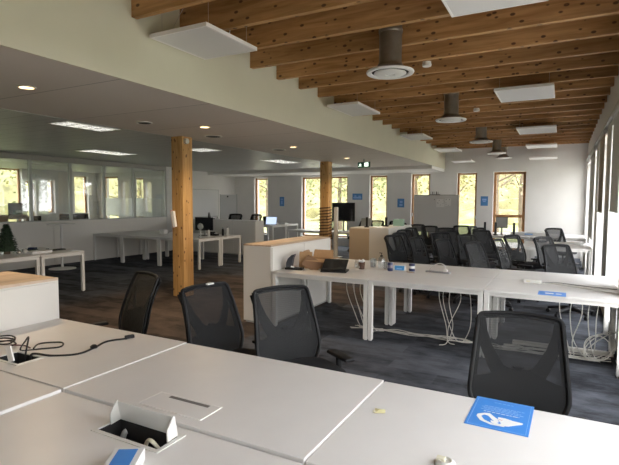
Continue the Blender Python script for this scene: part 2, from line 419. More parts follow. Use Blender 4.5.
col2 = thing('timber_column', 'square timber column in mid room with a dark cord wound round it', 'column', (-5.775,11.83,0))
MB().box(-.125,.125,-.12,.12,0,ZC).build('column_shaft', M['column'], col2, bevel=.006)
pts = []
for i in range(11*8+1):
    a = i/8*PI*2; s = max(abs(math.cos(a)),abs(math.sin(a))); pts.append((.136*math.cos(a)/s, .131*math.sin(a)/s, .60+i*.0100))
cd = MB().tube([(p[0]-5.775,p[1]+11.83,p[2]) for p in pts], .013, 6).build('garland', mat('dark_garland',(.05,.02,.012),.8), smooth=True)
tag(cd, 'dark red-brown garland wound in a spiral round the far timber column', 'garland')

# ------------------------------------------------------------------ ceiling fittings
def hung_panel(x0,x1,y0,y1,z,label, wires=True):
    t = thing('led_panel', label, 'ceiling panel', ((x0+x1)/2,(y0+y1)/2,z), 0, 'white panels hung under the beams')  # hanging LED panel, switched off, plain white
    a=(x1-x0)/2; b=(y1-y0)/2
    MB().box(-a+.02,a-.02,-b+.02,b-.02,.004,.03).build('panel_face', M['panel'], t)
    f = MB().box(-a,a,-b,-b+.02,0,.036).box(-a,a,b-.02,b,0,.036).box(-a,-a+.02,-b+.02,b-.02,0,.036).box(a-.02,a,-b+.02,b-.02,0,.036)
    f.build('panel_frame', M['whiteedge'], t, bevel=.002)
    for sx in (-1,1):
        for sy in (-1,1):
            MB().tube([(sx*(a-.06),sy*(b-.1),.03),(sx*(a-.06),sy*(b-.1),ZD-z)], .0018, 5).build('suspension_wire', M['wire'], t)
    return t
pa = hung_panel(-3.42,-2.75,3.28,4.05,3.14,'grey-white square panel hanging under the beams beside the bulkhead, nearest the camera')
MB().tube(spline([(.15,.1,.036),(.2,.12,.14),(.1,.15,.25),(.18,.2,.5)]), .006, 6).build('feed_cable', M['cable'], pa, smooth=True)
MB().tube([(-.3,-.2,.03),(-.05,-.1,.5)], .002, 5).build('suspension_wire', M['wire'], pa)
hung_panel(-.86,-.15,3.25,4.08,3.15,'white panel hanging at the top edge of the view, centre of the beams')
hung_panel(-.89,-.16,7.0,7.86,3.15,'white panel hanging under the beams, the second along the right-hand row')
hung_panel(-.92,-.18,10.8,11.75,3.15,'white panel hanging under the beams, the third along the right-hand row')
hung_panel(-.95,-.2,14.1,14.95,3.15,'white panel hanging under the beams, the fourth along the right-hand row')
hung_panel(-.93,-.2,15.05,15.8,2.90,'thin white panel hanging lowest in front of the far wall, right-hand row')
hung_panel(-3.38,-2.85,6.95,7.95,3.15,'white panel hanging beside the bulkhead, second along the left-hand row')
hung_panel(-3.38,-2.85,10.8,11.7,3.15,'white panel hanging beside the bulkhead, third along the left-hand row')
hung_panel(-3.38,-2.75,14.0,14.95,3.15,'white panel hanging beside the bulkhead end, fourth along the left-hand row')
hung_panel(-3.1,-2.5,15.05,15.8,2.88,'thin white panel hanging lowest in front of the far wall, left-hand row')

def diffuser(x,y,label,z=2.96):
    t = thing('air_diffuser', label, 'air vent', (x,y,z), 0, 'round air diffusers on ducts')
    MB().lathe([(.115,.06),(.115,.62)], n=28).build('duct', M['galv'], t, smooth=True)
    MB().lathe([(.119,.40),(.123,.41),(.123,.43),(.119,.44)], n=28).build('duct_joint', M['galv'], t, smooth=True)
    MB().lathe([(.12,.10),(.14,.05),(.225,.015),(.225,.01),(.12,.08)], n=36).build('collar', M['galv'], t, smooth=True)
    MB().lathe([(.24,.02),(.245,.01),(.235,-.004),(.195,.0),(.19,.01),(.2,.02)], n=40).build('outer_ring', M['disc'], t, smooth=True)
    MB().lathe([(.188,.014),(.188,.012),(.0,.012)], n=32).build('throat', M['dark'], t)
    MB().lathe([(.160,.008),(.165,0),(.15,-.01),(.05,-.014),(.045,-.006),(.02,-.006)], n=36).build('centre_disc', M['disc'], t, smooth=True)
    return t
d0 = diffuser(-1.62,4.80,'large round air diffuser on a metal duct, nearest the camera')
for y_,l_ in ((8.0,'second round air diffuser on a metal duct, behind the large nearest one'),(11.2,'third round air diffuser on a metal duct, counting back from the camera'),(14.0,'fourth small round air diffuser on a duct, near the far wall'),(15.6,'farthest tiny round air diffuser hanging before the far wall')):
    copy_tree(d0, (-1.66,y_,2.96), 0, l_)
# smoke detectors
for x_,y_,l_ in ((-1.47,5.68,'small round white smoke detector on a beam right of the nearest air diffuser'),(-1.40,8.85,'small round white smoke detector on a beam beside the second air diffuser')):
    o = MB().lathe([(.05,.0),(.055,.02),(.045,.05),(.05,.051)][::-1]+[] ,n=20).build('smoke_detector', M['plast'], smooth=True)
    o.location = (x_,y_ ,ZB-.052); tag(o, l_, 'smoke detector')
for x_,y_,l_ in ((-4.56,2.82,'glowing warm round ceiling downlight nearest the camera, at upper left'),(-4.66,5.5,'glowing warm round ceiling downlight just right of the left timber column'),(-4.78,8.3,'glowing warm round ceiling downlight, third counting back from upper left'),(-4.80,11.0,'glowing warm round ceiling downlight farthest back, near the exit sign')):
    t = thing('downlight', l_, 'downlight', (x_,y_,ZC), 0, 'round ceiling downlights')
    MB().lathe([(.085,0),(.085,-.006),(.065,-.008),(.065,0)], n=28).build('trim_ring', M['plast'], t, smooth=True)
    MB().lathe([(.064,-.003),(.064,-.005),(.0,-.005)], n=24).build('lamp', M['warm'], t)
    ld = bpy.data.lights.new('downlight_lamp','SPOT'); ld.energy = 60; ld.color=(1,.74,.45); ld.spot_size = math.radians(150); ld.spot_blend=.8; ld.shadow_soft_size=.06
    lo = bpy.data.objects.new('lamp_light', ld); COL.objects.link(lo); lo.location=(0,0,-.02); lo.parent = t
# square louvre luminaires recessed in the tiled ceiling
def luminaire(x,y,w,l,label,z=ZC+.012):
    t = thing('recessed_luminaire', label, 'ceiling light', (x,y,z-.012), 0, 'recessed louvre ceiling lights')
    a=w/2;b=l/2
    MB().box(-a,a,-b,-b+.02,0,.01).box(-a,a,b-.02,b,0,.01).box(-a,-a+.02,-b+.02,b-.02,0,.01).box(a-.02,a,-b+.02,b-.02,0,.01).build('luminaire_frame', M['plast'], t)
    lv = MB()
    for k in range(5): yy=-b+.06+(l-.12)*k/4; lv.box(-a+.02,a-.02,yy-.006,yy+.006,-.004,.01)
    for k in range(4): xx=-a+.06+(w-.12)*k/3; lv.box(xx-.012,xx+.012,-b+.02,b-.02,-.003,.010)
    lv.build('louvre', M['lum'], t)
    MB().box(-a+.02,a-.02,-b+.02,b-.02,.008,.0105).build('reflection_tray', M['tube'], t)
M['tube'] = mat('reflected_daylight',(.8,.8,.78),.3,emit=.5,ecol=(1,.98,.93))  # lamps are off; this emission stands in for daylight reflected in the louvres
luminaire(-6.25,4.72,.45,.9,'square unlit louvre ceiling light at far left, nearest in the tiled ceiling')
luminaire(-9.2,7.5,.6,1.2,'long louvre ceiling light above the glazed partition at left')
luminaire(-6.85,8.0,.6,.6,'square louvre ceiling light just right of the left timber column')
luminaire(-6.9,11.3,.6,1.2,'long louvre ceiling light farthest back, above the far left desks')
luminaire(-14.0,6.2,.6,1.2,'louvre ceiling light inside the glazed office, left end')
luminaire(-14.0,9.2,.6,1.2,'louvre ceiling light inside the glazed office, right end')
# air grilles / exit sign
def vent(x,y,label,w=.22,l=.22):
    t = thing('ceiling_vent', label, 'air vent', (x,y,ZC-.012), 0, 'round ceiling vents')
    MB().lathe([(w*.5,.012),(w*.52,.004),(w*.42,0),(w*.4,.011)], n=28).build('vent_ring', M['plast'], t, smooth=True)
    MB().lathe([(w*.40,.004),(w*.40,.002),(0,.002)], n=24).build('vent_core', M['dark'], t)
vent(-5.15,4.82,'small round dark ceiling vent up and left of the left timber column')
vent(-5.2,6.35,'dark round ceiling vent just right of the left timber column top',.3)
vent(-5.3,8.6,'pale round ceiling vent between the second and third downlights',.3)
o = MB().box(-.3,.3,-.04,.04,-.004,.0); 
for k in range(5): o.box(-.28,.28,-.034+k*.015,-.028+k*.015,-.008,-.004)
o = o.build('ceiling_grille', M['alu']); o.location=(-5.3,2.55,ZC); tag(o,'slim grey linear grille in the smooth ceiling at the left edge','ceiling grille')
t = thing('exit_sign', 'small green and white emergency exit sign hanging from the ceiling', 'exit sign', (-4.5,11.4,2.50), -.35)
MB().box(-.20,.20,-.015,.015,0,.14).build('sign_plate', M['green'], t, bevel=.003)
fig = MB().box(.03,.16,-.019,-.015,.02,.12)
fig.build('door_symbol', M['signw'], t)
g = MB()
g.tube([(-.10,-.018,.112),(-.10,-.018,.113)], .016, 10); g.tube([(-.10,-.018,.095),(-.12,-.018,.06)], .013, 6); g.tube([(-.12,-.018,.06),(-.08,-.018,.045),(-.09,-.018,.02)], .008, 6); g.tube([(-.12,-.018,.06),(-.145,-.018,.035),(-.17,-.018,.035)], .008, 6)
g.tube([(-.105,-.018,.09),(-.07,-.018,.075)], .006, 6); g.tube([(-.105,-.018,.09),(-.145,-.018,.08)], .006, 6)
g.build('running_figure', M['signw'], t)
MB().box(-.01,.01,-.01,.01,.14,.22).build('hanger', M['alu'], t)

# ------------------------------------------------------------------ desks
def top_with_hole(mb, x0,x1,y0,y1,z0,z1,h):
    a,b,c,d = h
    mb.box(x0,a,y0,y1,z0,z1).box(b,x1,y0,y1,z0,z1).box(a,b,y0,c,z0,z1).box(a,b,d,y1,z0,z1)
def desk(x0,x1,y0,y1,label,z=.73,group='white bench desks',hole=None,name='bench_desk',legw=.05,edge=True,legs=((0,0),(1,0),(0,1),(1,1))):
    cx,cy=(x0+x1)/2,(y0+y1)/2; a=(x1-x0)/2-.003; b=(y1-y0)/2-.003
    t = thing(name, label, 'desk', (cx,cy,0), 0, group)
    mb = MB()
    if hole: top_with_hole(mb,-a,a,-b,b,z-.025,z,(hole[0]-cx,hole[1]-cx,hole[2]-cy,hole[3]-cy)); mb.build('tabletop', M['white'], t)
    else: mb.box(-a,a,-b,b,z-.025,z).build('tabletop', M['white'], t, bevel=.003)
    fr = MB().box(-a+.02,a-.02,-b+.02,-b+.06,z-.065,z-.026).box(-a+.02,a-.02,b-.06,b-.02,z-.065,z-.026)
    fr.box(-a+.004,-a+.05,-b+.06,b-.06,z-.065,z-.026).box(a-.05,a-.004,-b+.06,b-.06,z-.065,z-.026).build('frame', M['frame'], t)
    for i,j in legs:
        lx = (-a+.002, -a+.002+legw) if i == 0 else (a-.002-legw, a-.002)
        ly = (-b+.012, -b+.012+legw) if j == 0 else (b-.012-legw, b-.012)
        l = MB().box(lx[0],lx[1],ly[0],ly[1],.012,z-.026)
        l.box(lx[0]+.008,lx[1]-.008,ly[0]+.008,ly[1]-.008,0,.014)
        l.build('leg', M['frame'], t, bevel=.003)
    return t
G='white bench desks'
# front bench (nearest)
holeN=(-1.63,-1.30,1.25,1.365); holeL=(-2.86,-2.64,1.53,1.66)
desk(-3.40,-2.11,1.435,2.30,'white desk at far left edge of the nearest bench, black cables lying across it',z=.738,hole=holeL)
desk(-2.11,-.78,1.435,2.30,'white desk in the middle of the nearest bench, closed cable flap, chairs behind',z=.734)
desk(-.78,.55,1.435,2.30,'white desk at right of the nearest bench with a blue card on it',z=.728)
desk(-3.40,-2.11,.57,1.43,'white desk at the bottom left corner of the view, empty top',z=.737)
desk(-2.11,-.78,.57,1.43,'white desk at bottom centre with an opened cable flap and a blue box',z=.724,hole=holeN)
desk(-.78,.55,.57,1.43,'white desk at the bottom right corner below the blue card',z=.722)
# middle bench
for (x0,x1,n) in ((-3.33,-2.0,'left'),(-2.0,-.71,'middle'),(-.71,.55,'right')):
    desk(x0,x1,5.22,6.08,{'left':'white desk of the second bench, front left, holding the cardboard box','middle':'white desk of the second bench, front middle, with cables hanging below','right':'white desk of the second bench, front right, with a small blue card'}[n])
    desk(x0,x1,6.09,6.95,{'left':'white desk of the second bench, rear left, against the white cabinet','middle':'white desk of the second bench, rear middle, behind the power strip','right':'white desk of the second bench, rear right, beside the windows'}[n])
# left mid desks A (xmas tree)
desk(-9.0,-7.62,4.86,5.69,'white desk at left edge with papers and a black tray, the farther of two')
desk(-9.0,-7.62,4.02,4.85,'white desk at left edge, the nearer of two beside the oak-topped cabinet')
# C/B bench along y 8.7..10.4
seq=[(-8.9,-7.58,'white desk behind the left timber column, right end, holding office clutter'),(-10.22,-8.9,'white desk left of the left timber column, in the long bench'),(-11.33,-10.22,'white desk at the partition end of the long left bench')]
for x0,x1,l in seq:
    desk(x0,x1,8.70,9.53,l+', front row'); desk(x0,x1,9.54,10.38,l+', rear row')
# E laptop desk
desk(-9.55,-8.25,13.0,13.85,'white desk before the left far window holding the open laptop, front row',z=.85)
desk(-9.55,-8.25,13.86,14.7,'white desk before the left far window, rear row',z=.85)
# F desks with monitor
desk(-6.4,-5.1,12.95,13.78,'white desk with the large black monitor, right of the far timber column')
desk(-7.7,-6.41,12.95,13.78,'white desk behind the far timber column')
# far right
desk(-.75,.53,10.70,11.54,'white desk in the third bench by the right-hand windows, front row')
desk(-.75,.53,11.55,12.39,'white desk in the third bench by the right-hand windows, rear row')
for x0,x1,n in ((-.75,.53,'right end by the windows'),(-2.04,-.76,'middle part')):
    desk(x0,x1,13.7,14.54,'white desk in the farthest bench, %s, front row'%n)
    desk(x0,x1,14.55,15.38,'white desk in the farthest bench, %s, rear row'%n)

# ------------------------------------------------------------------ cabinets / low dividers
def cabinet(x0,x1,y0,y1,h,label,doors='x+',top=M['oak'],body=M['cab'],nd=2):
    t = thing('storage_cabinet', label, 'cabinet', ((x0+x1)/2,(y0+y1)/2,0))
    a=(x1-x0)/2;b=(y1-y0)/2
    MB().box(-a,a,-b,b,.03,h-.02).build('body', body, t, bevel=.003)
    MB().box(-a+.02,a-.02,-b+.02,b-.02,0,.031).build('plinth', M['cabgrey'], t)
    MB().box(-a,a,-b,b,h-.02,h).build('cabinet_top', top, t, bevel=.002)
    if doors=='x+':
        for k in range(nd):
            s=-b+.012+(2*b-.024)*k/nd; e=-b+.012+(2*b-.024)*(k+1)/nd
            d=MB().box(a,a+.016,s+.003,e-.003,.05,h-.03).build('door', body, t, bevel=.002)
    if doors=='y-':
        for k in range(nd):
            s=-a+.012+(2*a-.024)*k/nd; e=-a+.012+(2*a-.024)*(k+1)/nd
            MB().box(s+.003,e-.003,-b-.016,-b,.05,h-.03).build('door', body, t, bevel=.002)
    return t
cabinet(-3.80,-3.36,5.25,7.05,1.065,'white storage cabinet with oak top at the left end of the second bench')
cabinet(-4.10,-3.43,.62,2.32,1.05,'white cabinet with oak top at the left edge, beside the nearest bench')
cabinet(-3.86,-3.42,10.15,12.0,1.05,'white cabinet right of the far monitor desk, glass box on top',top=M['white'])
cabinet(-5.14,-4.50,12.0,12.9,.93,'low beige cabinet beside the monitor desk, left of the white cabinet',body=mat('cabinet_tan',(.42,.34,.26),.6),top=M['cab'])
t=cabinet(-11.25,-8.06,11.76,12.2,1.05,'long grey-white low cabinet behind the far left desks',doors='y-',top=M['white'],nd=4)
# red thing on left cabinet
t=thing('stapler','small red stapler on the oak cabinet top at the left edge','stapler',(-4.02,2.06,1.05),.5)
MB().box(-.07,.07,-.018,.018,0,.012).build('stapler_base',M['black'],t,bevel=.003)
MB().box(-.065,.07,-.016,.016,.02,.05).build('stapler_arm',M['red'],t,bevel=.008)
MB().box(.05,.07,-.012,.012,.01,.022).build('hinge',M['black'],t)

# free-standing slim panel in front of the monitor
t=thing('screen_panel','narrow white upright screen panel seen edge-on before the monitor','screen panel',(-5.82,12.6,0))
MB().box(-.05,.05,-.05,.05,.03,1.47).build('panel_board',M['cab'],t,bevel=.01)
MB().box(-.15,.15,-.15,.15,0,.03).build('foot',M['alu'],t)

# ------------------------------------------------------------------ glazed partition
t = thing('glazed_partition','long glazed office partition with white lower panels along the left side','partition',(XP,0,0))
PY0,PY1=1.0,11.5; SILL=1.13; HEAD=2.60
for k,(s,e) in enumerate(((1.0,4.4),(4.4,7.6),(7.6,11.5))):
    MB().box(-.04,.04,s+.004,e-.004,0.0,SILL-.02).build('lower_panel',M['cab'],t)
MB().box(-.06,.06,PY0,PY1,SILL-.02,SILL).build('sill_rail',M['alu'],t)
MB().box(-.05,.05,PY0,PY1,HEAD,ZC+.01).build('header',M['cabgrey'],t)
posts=[1.0,3.0,5.0,7.06,8.12,9.15,10.2,11.46]
for p in posts: MB().box(-.03,.03,p-.035,p+.035,SILL,HEAD).build('post',M['alu'],t)
for a,b in zip(posts[:-1],posts[1:]): MB().box(-.005,.005,a+.035,b-.035,SILL,HEAD).build('pane',M['pglass'],t)
# second inner screen seen through the glass
t=thing('frosted_screen','frosted white band screen standing inside the glazed office before its windows','screen',(-14.9,12.6,0))
MB().box(-.7,2.5,-.01,.01,1.05,1.72).build('screen_sheet',M['frost'],t)
MB().box(-.74,-.70,-.02,.02,0,2.5).box(2.50,2.54,-.02,.02,0,2.5).box(.9,.94,-.02,.02,0,2.5).build('screen_post',M['alu'],t)
# office desk with monitors
desk(-14.0,-12.45,7.0,8.9,'white desk inside the glazed office at left',z=.9,name='office_desk')
def monitor(x,y,z,w,h,rz,label,stand=True,sm=None,foot=.18):
    t=thing('monitor',label,'monitor',(x,y,z),rz)
    MB().box(-w/2,w/2,-.012,.012,foot,foot+h).build('monitor_back',M['black'],t,bevel=.006)
    MB().box(-w/2+.012,w/2-.012,-.0145,-.012,foot+.012,foot+h-.012).build('screen',sm or M['blackm'],t)
    MB().box(-.025,.025,.013,.045,.012,foot+h*.5).build('stand',M['alu'],t,bevel=.004)
    MB().box(-.12,.12,-.07,.12,0,.012).build('stand_base',M['black'],t,bevel=.004)
    return t
mt=monitor(-12.8,7.57,.9,.46,.43,PI/2-.25,'black monitor with a small label seen through the glass at far left',foot=.23)
MB().box(-.06,.06,-.018,-.015,.40,.46).build('label_sticker',M['paper'],mt)
monitor(-12.9,8.05,.9,.5,.24,PI/2+.2,'lower black monitor beside the labelled one behind the glass',foot=.06)
t=thing('desk_phone','black desk phone behind the glass, right of the monitors','phone',(-12.7,8.62,.9),0)
MB().box(-.1,.1,-.1,.1,0,.04).build('phone_base',M['black'],t,bevel=.01); MB().tube([(-.08,-.08,.06),(-.08,0,.08),(-.08,.08,.06)],.02,8).build('handset',M['black'],t,smooth=True)
t=thing('printer','black multifunction printer on the office desk behind the glass','printer',(-13.3,9.5,.0))
MB().box(-.25,.25,-.3,.3,0,.85).build('printer_stand',M['black'],t,bevel=.01)
MB().box(-.25,.25,-.25,.4,.86,1.22).build('printer_body',M['black'],t,bevel=.02)
MB().box(-.2,.27,-.15,.3,1.225,1.25).build('paper_tray',M['paper'],t)
t=thing('wicker_basket','brown woven basket beside the monitors behind the glass','basket',(-12.25,6.7,.0))
MB().box(-.1,.1,-.25,.25,0,1.24).build('basket_body',mat('wicker',(.10,.055,.03),.8,noise=.5,nscale=60),t,bevel=.02)
MB().box(-.11,.11,-.26,.26,1.23,1.27).build('basket_rim',M['brown'],t,bevel=.01)
# pedestal table against partition
t=thing('pedestal_table','tall white pedestal table with round foot beside the glazed partition','table',(-10.55,7.25,0))
MB().lathe([(.30,0),(.30,.012),(.06,.03),(.03,.04)],n=36).build('foot_plate',M['frame'],t,smooth=True)
MB().lathe([(.03,.04),(.03,1.06)],n=16).build('pole',M['frame'],t,smooth=True)
MB().lathe([(.30,1.06),(.31,1.07),(.31,1.085),(.30,1.09)],n=36).build('table_top',M['white'],t,smooth=True)

# ------------------------------------------------------------------ office chairs
def bs(u,v,off=0):
    """backrest surface; u -1..1 across, v 0..1 up. chair front is +y"""
    w=.212+.045*math.sin(min(1,v/.26)*PI/2)-.045*max(0,v-.2)
    x=u*w; z=.47+.53*v-.012*u*u*v
    y=-.205-.05*v-.115*v*v -.03*(1-u*u)+off-.02*math.exp(-((v-.25)/.2)**2)*0
    return Vector((x,y,z))
def make_chair(label):
    t=thing('office_chair',label,'chair')
    ro=[]
    corner=[(-1,.0),(1,.0),(1,1),(-1,1)]
    def rr(u,v,r=.14):
        return u,v
    out=[]
    rad=.11; rv=.055
    for cx,cy,a0 in ((1-rad,1-rv,0),(-1+rad,1-rv,90),(-1+rad,rv,180),(1-rad,rv,270)):
        for k in range(6):
            a=math.radians(a0+k*18); out.append((cx+rad*math.cos(a),cy+rv*math.sin(a)))
    # densify
    den=[]
    for i in range(len(out)):
        a=out[i];b=out[(i+1)%len(out)]
        L=math.hypot((a[0]-b[0])*.22,(a[1]-b[1])*.53); n=max(1,int(L/.035))
        for k in range(n): den.append((a[0]+(b[0]-a[0])*k/n,a[1]+(b[1]-a[1])*k/n))
    bf=MB().tube([bs(u,v) for u,v in den],.0125,8,closed=True).build('back_frame',M['black'],t,smooth=True)
    # netting
    nu,nv=12,14; vs=[];fs=[]
    for j in range(nv+1):
        for i in range(nu+1):
            v=j/nv; lim=1.0
            e=0
            if v<rv: e=rad*(1-math.sqrt(max(0,1-((rv-v)/rv)**2)))
            if v>1-rv: e=rad*(1-math.sqrt(max(0,1-((v-1+rv)/rv)**2)))
            vs.append(bs((-1+2*i/nu)*(1-e),v))
    for j in range(nv):
        for i in range(nu): a=j*(nu+1)+i; fs.append((a,a+1,a+nu+2,a+nu+1))
    MB().add(vs,fs).build('back_mesh',M['net'],bf,smooth=True)
    # lumbar panel: second dense layer in the lower half with V top
    vs=[];fs=[]
    for j in range(9):
        for i in range(13):
            u=-1+2*i/12; vt=.44+.0*abs(u)
            tt=j/8; vtop=.40+.05*math.cos(u*PI)
            vs.append(bs(u*.93,.03+(vtop-.03)*tt,-.012))
    for j in range(8):
        for i in range(12): a=j*13+i; fs.append((a,a+1,a+14,a+13))
    MB().add(vs,fs).build('lumbar_mesh',M['netd'],bf,smooth=True)
    # Y shaped support behind the mesh
    y_=MB()
    def strip(p,wd,off=-.022,th=.010):
        # p: list (u,v), wd: widths in metres
        L=[];R=[]
        n=len(p)
        P=[bs(u,v,off) for u,v in p]
        for i in range(n):
            d=(P[min(i+1,n-1)]-P[max(i-1,0)]).normalized(); nrm=Vector((0,-1,.15)).normalized(); s=d.cross(nrm).normalized()
            w=wd[i]/2 if isinstance(wd,(list,tuple)) else wd/2
            for q in (P[i]+s*w,P[i]-s*w): L.append(q)
        vs=[];fs=[]
        for i in range(n):
            a,b=L[2*i],L[2*i+1]; vs+=[a,b,b+Vector((0,-th,0)),a+Vector((0,-th,0))]
        for i in range(n-1):
            for k in range(4): fs.append((i*4+k,i*4+(k+1)%4,(i+1)*4+(k+1)%4,(i+1)*4+k))
        fs.append((0,1,2,3)); k=(n-1)*4; fs.append((k+3,k+2,k+1,k))
        y_.add(vs,fs)
    for s in (-1,1):
        strip([(s*.95,.95),(s*.86,.80),(s*.72,.64),(s*.52,.48),(s*.36,.36),(s*.30,.22),(s*.28,.05)],[.06,.06,.065,.08,.09,.08,.08])
    strip([(-.5,.47),(-.25,.40),(0,.38),(.25,.40),(.5,.47)],[.04,.055,.06,.055,.04])
    for s in (-1,1): strip([(s*.93,.02),(s*.94,.25),(s*.94,.5),(s*.94,.75),(s*.93,.97)],.035)
    strip([(-.93,.965),(-.5,.97),(0,.97),(.5,.97),(.93,.965)],.034)
    y_.build('back_support',M['black'],t,smooth=True)
    # spine to mechanism
    MB().tube(spline([(0,-.30,.72),(0,-.315,.60),(0,-.28,.48),(0,-.16,.43),(0,-.05,.42)],5),[.03]*21,8,flat=.5).build('spine',M['black'],t,smooth=True)
    # seat
    vs=[];fs=[];n=28
    prof=[(.80,0),(1.0,.02),(1.02,.045),(.98,.068),(.8,.078),(.4,.076),(.0,.074)]
    for r,z in prof:
        for j in range(n):
            a=2*PI*j/n; c,s=math.cos(a),math.sin(a); e=2/4.2
            x=math.copysign(abs(c)**e,c)*.245*r; yv=math.copysign(abs(s)**e,s)*.235*r
            dz=-.03*max(0,(yv-.12)/.12)**2 if yv>.12 else 0
            vs.append((x,yv+.02,.425+z+dz))
    for i in range(len(prof)-1):
        for j in range(n): fs.append((i*n+j,i*n+(j+1)%n,(i+1)*n+(j+1)%n,(i+1)*n+j))
    fs.append(tuple(range(n))[::-1])
    MB().add(vs,fs).build('seat',M['seat'],t,smooth=True)
    MB().box(-.09,.09,-.13,.11,.37,.424).build('tilt_mechanism',M['black'],t,bevel=.015)
    MB().lathe([(.028,.09),(.028,.24),(.018,.24),(.018,.38)],n=14).build('gas_lift',M['black'],t,smooth=True)
    for s in (-1,1):
        post=MB().tube(spline([(s*.12,-.01,.405),(s*.25,-.01,.405),(s*.285,-.01,.43),(s*.29,-.01,.53)],5),.018,8,flat=1.3).build('arm_post',M['black'],t,smooth=True)
        MB().box(s*.29-.04,s*.29+.04,-.12,.14,.532,.558).build('arm_pad',M['black'],post,bevel=.012,seg=3)
    b=MB()
    for k in range(5):
        a=2*PI*k/5+.3; c,s=math.cos(a),math.sin(a)
        b.tube([(c*.02,s*.02,.11),(c*.15,s*.15,.10),(c*.31,s*.31,.075)],[.032,.026,.017],8)
    b.lathe([(.05,.07),(.05,.12),(.035,.135)],n=16)
    sb=b.build('star_base',M['black'],t,smooth=True)
    for k in range(5):
        a=2*PI*k/5+.3; c,s=math.cos(a),math.sin(a)
        R=Matrix.Translation((c*.31,s*.31,.03)) @ Matrix.Rotation(a,4,'Z') @ Matrix.Rotation(PI/2,4,'X')
        w=MB().lathe([(.026,-.024),(.03,-.02),(.03,-.006),(.026,-.004),(.026,.004),(.03,.006),(.03,.02),(.026,.024)],n=14,M=R)
        w.box(c*.31-.008,c*.31+.008,s*.31-.008,s*.31+.008,.05,.085)
        w.build('caster',M['black'],sb,smooth=True)
    return t
def ang(dx,dy): return math.atan2(dy,dx)-PI/2     # front (+y) towards (dx,dy)
ch0=make_chair('black mesh office chair behind the nearest bench, just behind the blue card')
ch0['group']='black mesh office chairs'
ch0.location=(-.165,2.60,0); ch0.rotation_euler=(0,0,ang(.10,-1))
def chair(x,y,dx,dy,label,g='black mesh office chairs'):
    return copy_tree(ch0,(x,y,0),ang(dx,dy),label,g)
chair(-1.54,2.83,.84,-.54,'black mesh office chair left of centre behind the nearest bench, one armrest sticking out right')
c2=chair(-2.05,2.77,.98,-.17,'black mesh office chair with a white tag on top, right of the timber column')
chair(-3.36,2.68,-.35,-1,'black office chair seen side-on, left of the timber column, leftmost behind the nearest bench')
t=thing('price_tag','small white tag lying on the top edge of the chair beside the timber column','tag',(-2.37,2.84,1.008),1.4)
MB().box(-.03,.03,-.012,.012,0,.01).build('tag_card',M['paper'],t); MB().box(-.008,.008,-.016,.016,.01,.016).build('tag_clip',M['alu'],t)
# stored chairs behind second bench
g='chairs parked behind the second bench'
farc=[(.15,7.85,.62,-.78,'grey-black office chair turned away, nearest the right-hand windows, behind the second bench'),
(-.02,9.6,.8,-.6,'black office chair just behind the one nearest the right-hand windows'),
(.03,12.95,.6,-.8,'black office chair beyond the third bench, farthest back by the right-hand windows'),
(-.55,9.85,.85,-.5,'black office chair with a tall slanting back, third from the right behind the second bench'),
(-.62,8.72,1,-.2,'grey-black office chair seen side-on, fourth from the right behind the second bench'),
(-1.36,11.1,.7,-.7,'broad-backed black office chair below the open far window, in the parked group'),
(-2.86,10.5,.95,-.4,'black office chair at the left end of the parked group, beside the white cabinet'),
(-2.95,11.45,.95,-.3,'black office chair seen side-on, second from the left end of the parked group'),
(-3.35,13.0,.7,-.7,'tall-looking black office chair in front of the mobile whiteboard, left part'),
(-4.05,13.6,.7,-.7,'black office chair at the left foot of the mobile whiteboard'),
(-2.9,12.35,.6,-.8,'black office chair in front of the mobile whiteboard, right part'),
(-2.35,12.9,.1,-1,'black office chair between the mobile whiteboard and the narrow window, see-through back'),
(-1.75,13.0,.95,-.3,'black office chair seen side-on below the narrow window right of the mobile whiteboard'),
(-4.85,14.9,0,-1,'black office chair far behind the white cabinet, right of the glass box'),
(-5.45,14.9,.2,-1,'black office chair far behind the white cabinet, just above the glass box'),
(-1.94,10.75,.8,-.6,'black office chair in the third row of the parked group, centre'),
(-1.5,12.2,.9,-.5,'black office chair seen side-on behind the broad-backed one of the parked group'),
(-1.98,8.35,1,-.3,'black office chair in the second row of the parked group, centre left'),
(-1.47,8.15,1,-.4,'black office chair in the front row of the parked group, centre'),
(-1.38,9.45,.8,-.6,'black office chair in the middle of the parked group, behind the power strip'),
(-.92,7.8,.9,-.4,'black office chair in the front row of the parked group, right of centre'),
(-2.62,9.45,1,-.3,'black office chair in the second row of the parked group, far left'),
(-2.52,8.65,.9,-.4,'black office chair in the front row of the parked group, leftmost'),
(-1.98,9.75,.7,-.7,'black office chair buried in the middle of the parked group, left of centre'),
(-2.35,11.6,.5,-.9,'black office chair in the fourth row of the parked group, left of centre'),
(-6.95,14.5,.3,-1,'black office chair in front of the wide far window, left of the far column'),
(-5.9,14.4,-.5,-1,'black office chair behind the large monitor desk'),
(-9.65,12.65,.2,-1,'black office chair behind the long grey cabinet, left of the pair'),
(-8.95,12.65,-.2,-1,'black office chair behind the long grey cabinet, right of the pair')]
for x_,y_,dx,dy,l_ in farc:
    q=chair(x_,y_,dx,dy,l_,g)
    if 'grey cabinet' in l_: q.scale=(1,1,1.2)

# ------------------------------------------------------------------ things on the nearest bench
def cable(name,pts,r,m,label,cat='cable',n=7,group=None,parent=None,kind=None):
    o=MB().tube(spline(pts,n),r,8).build(name,m,parent,smooth=True)
    if not parent: tag(o,label,cat,group)
    return o
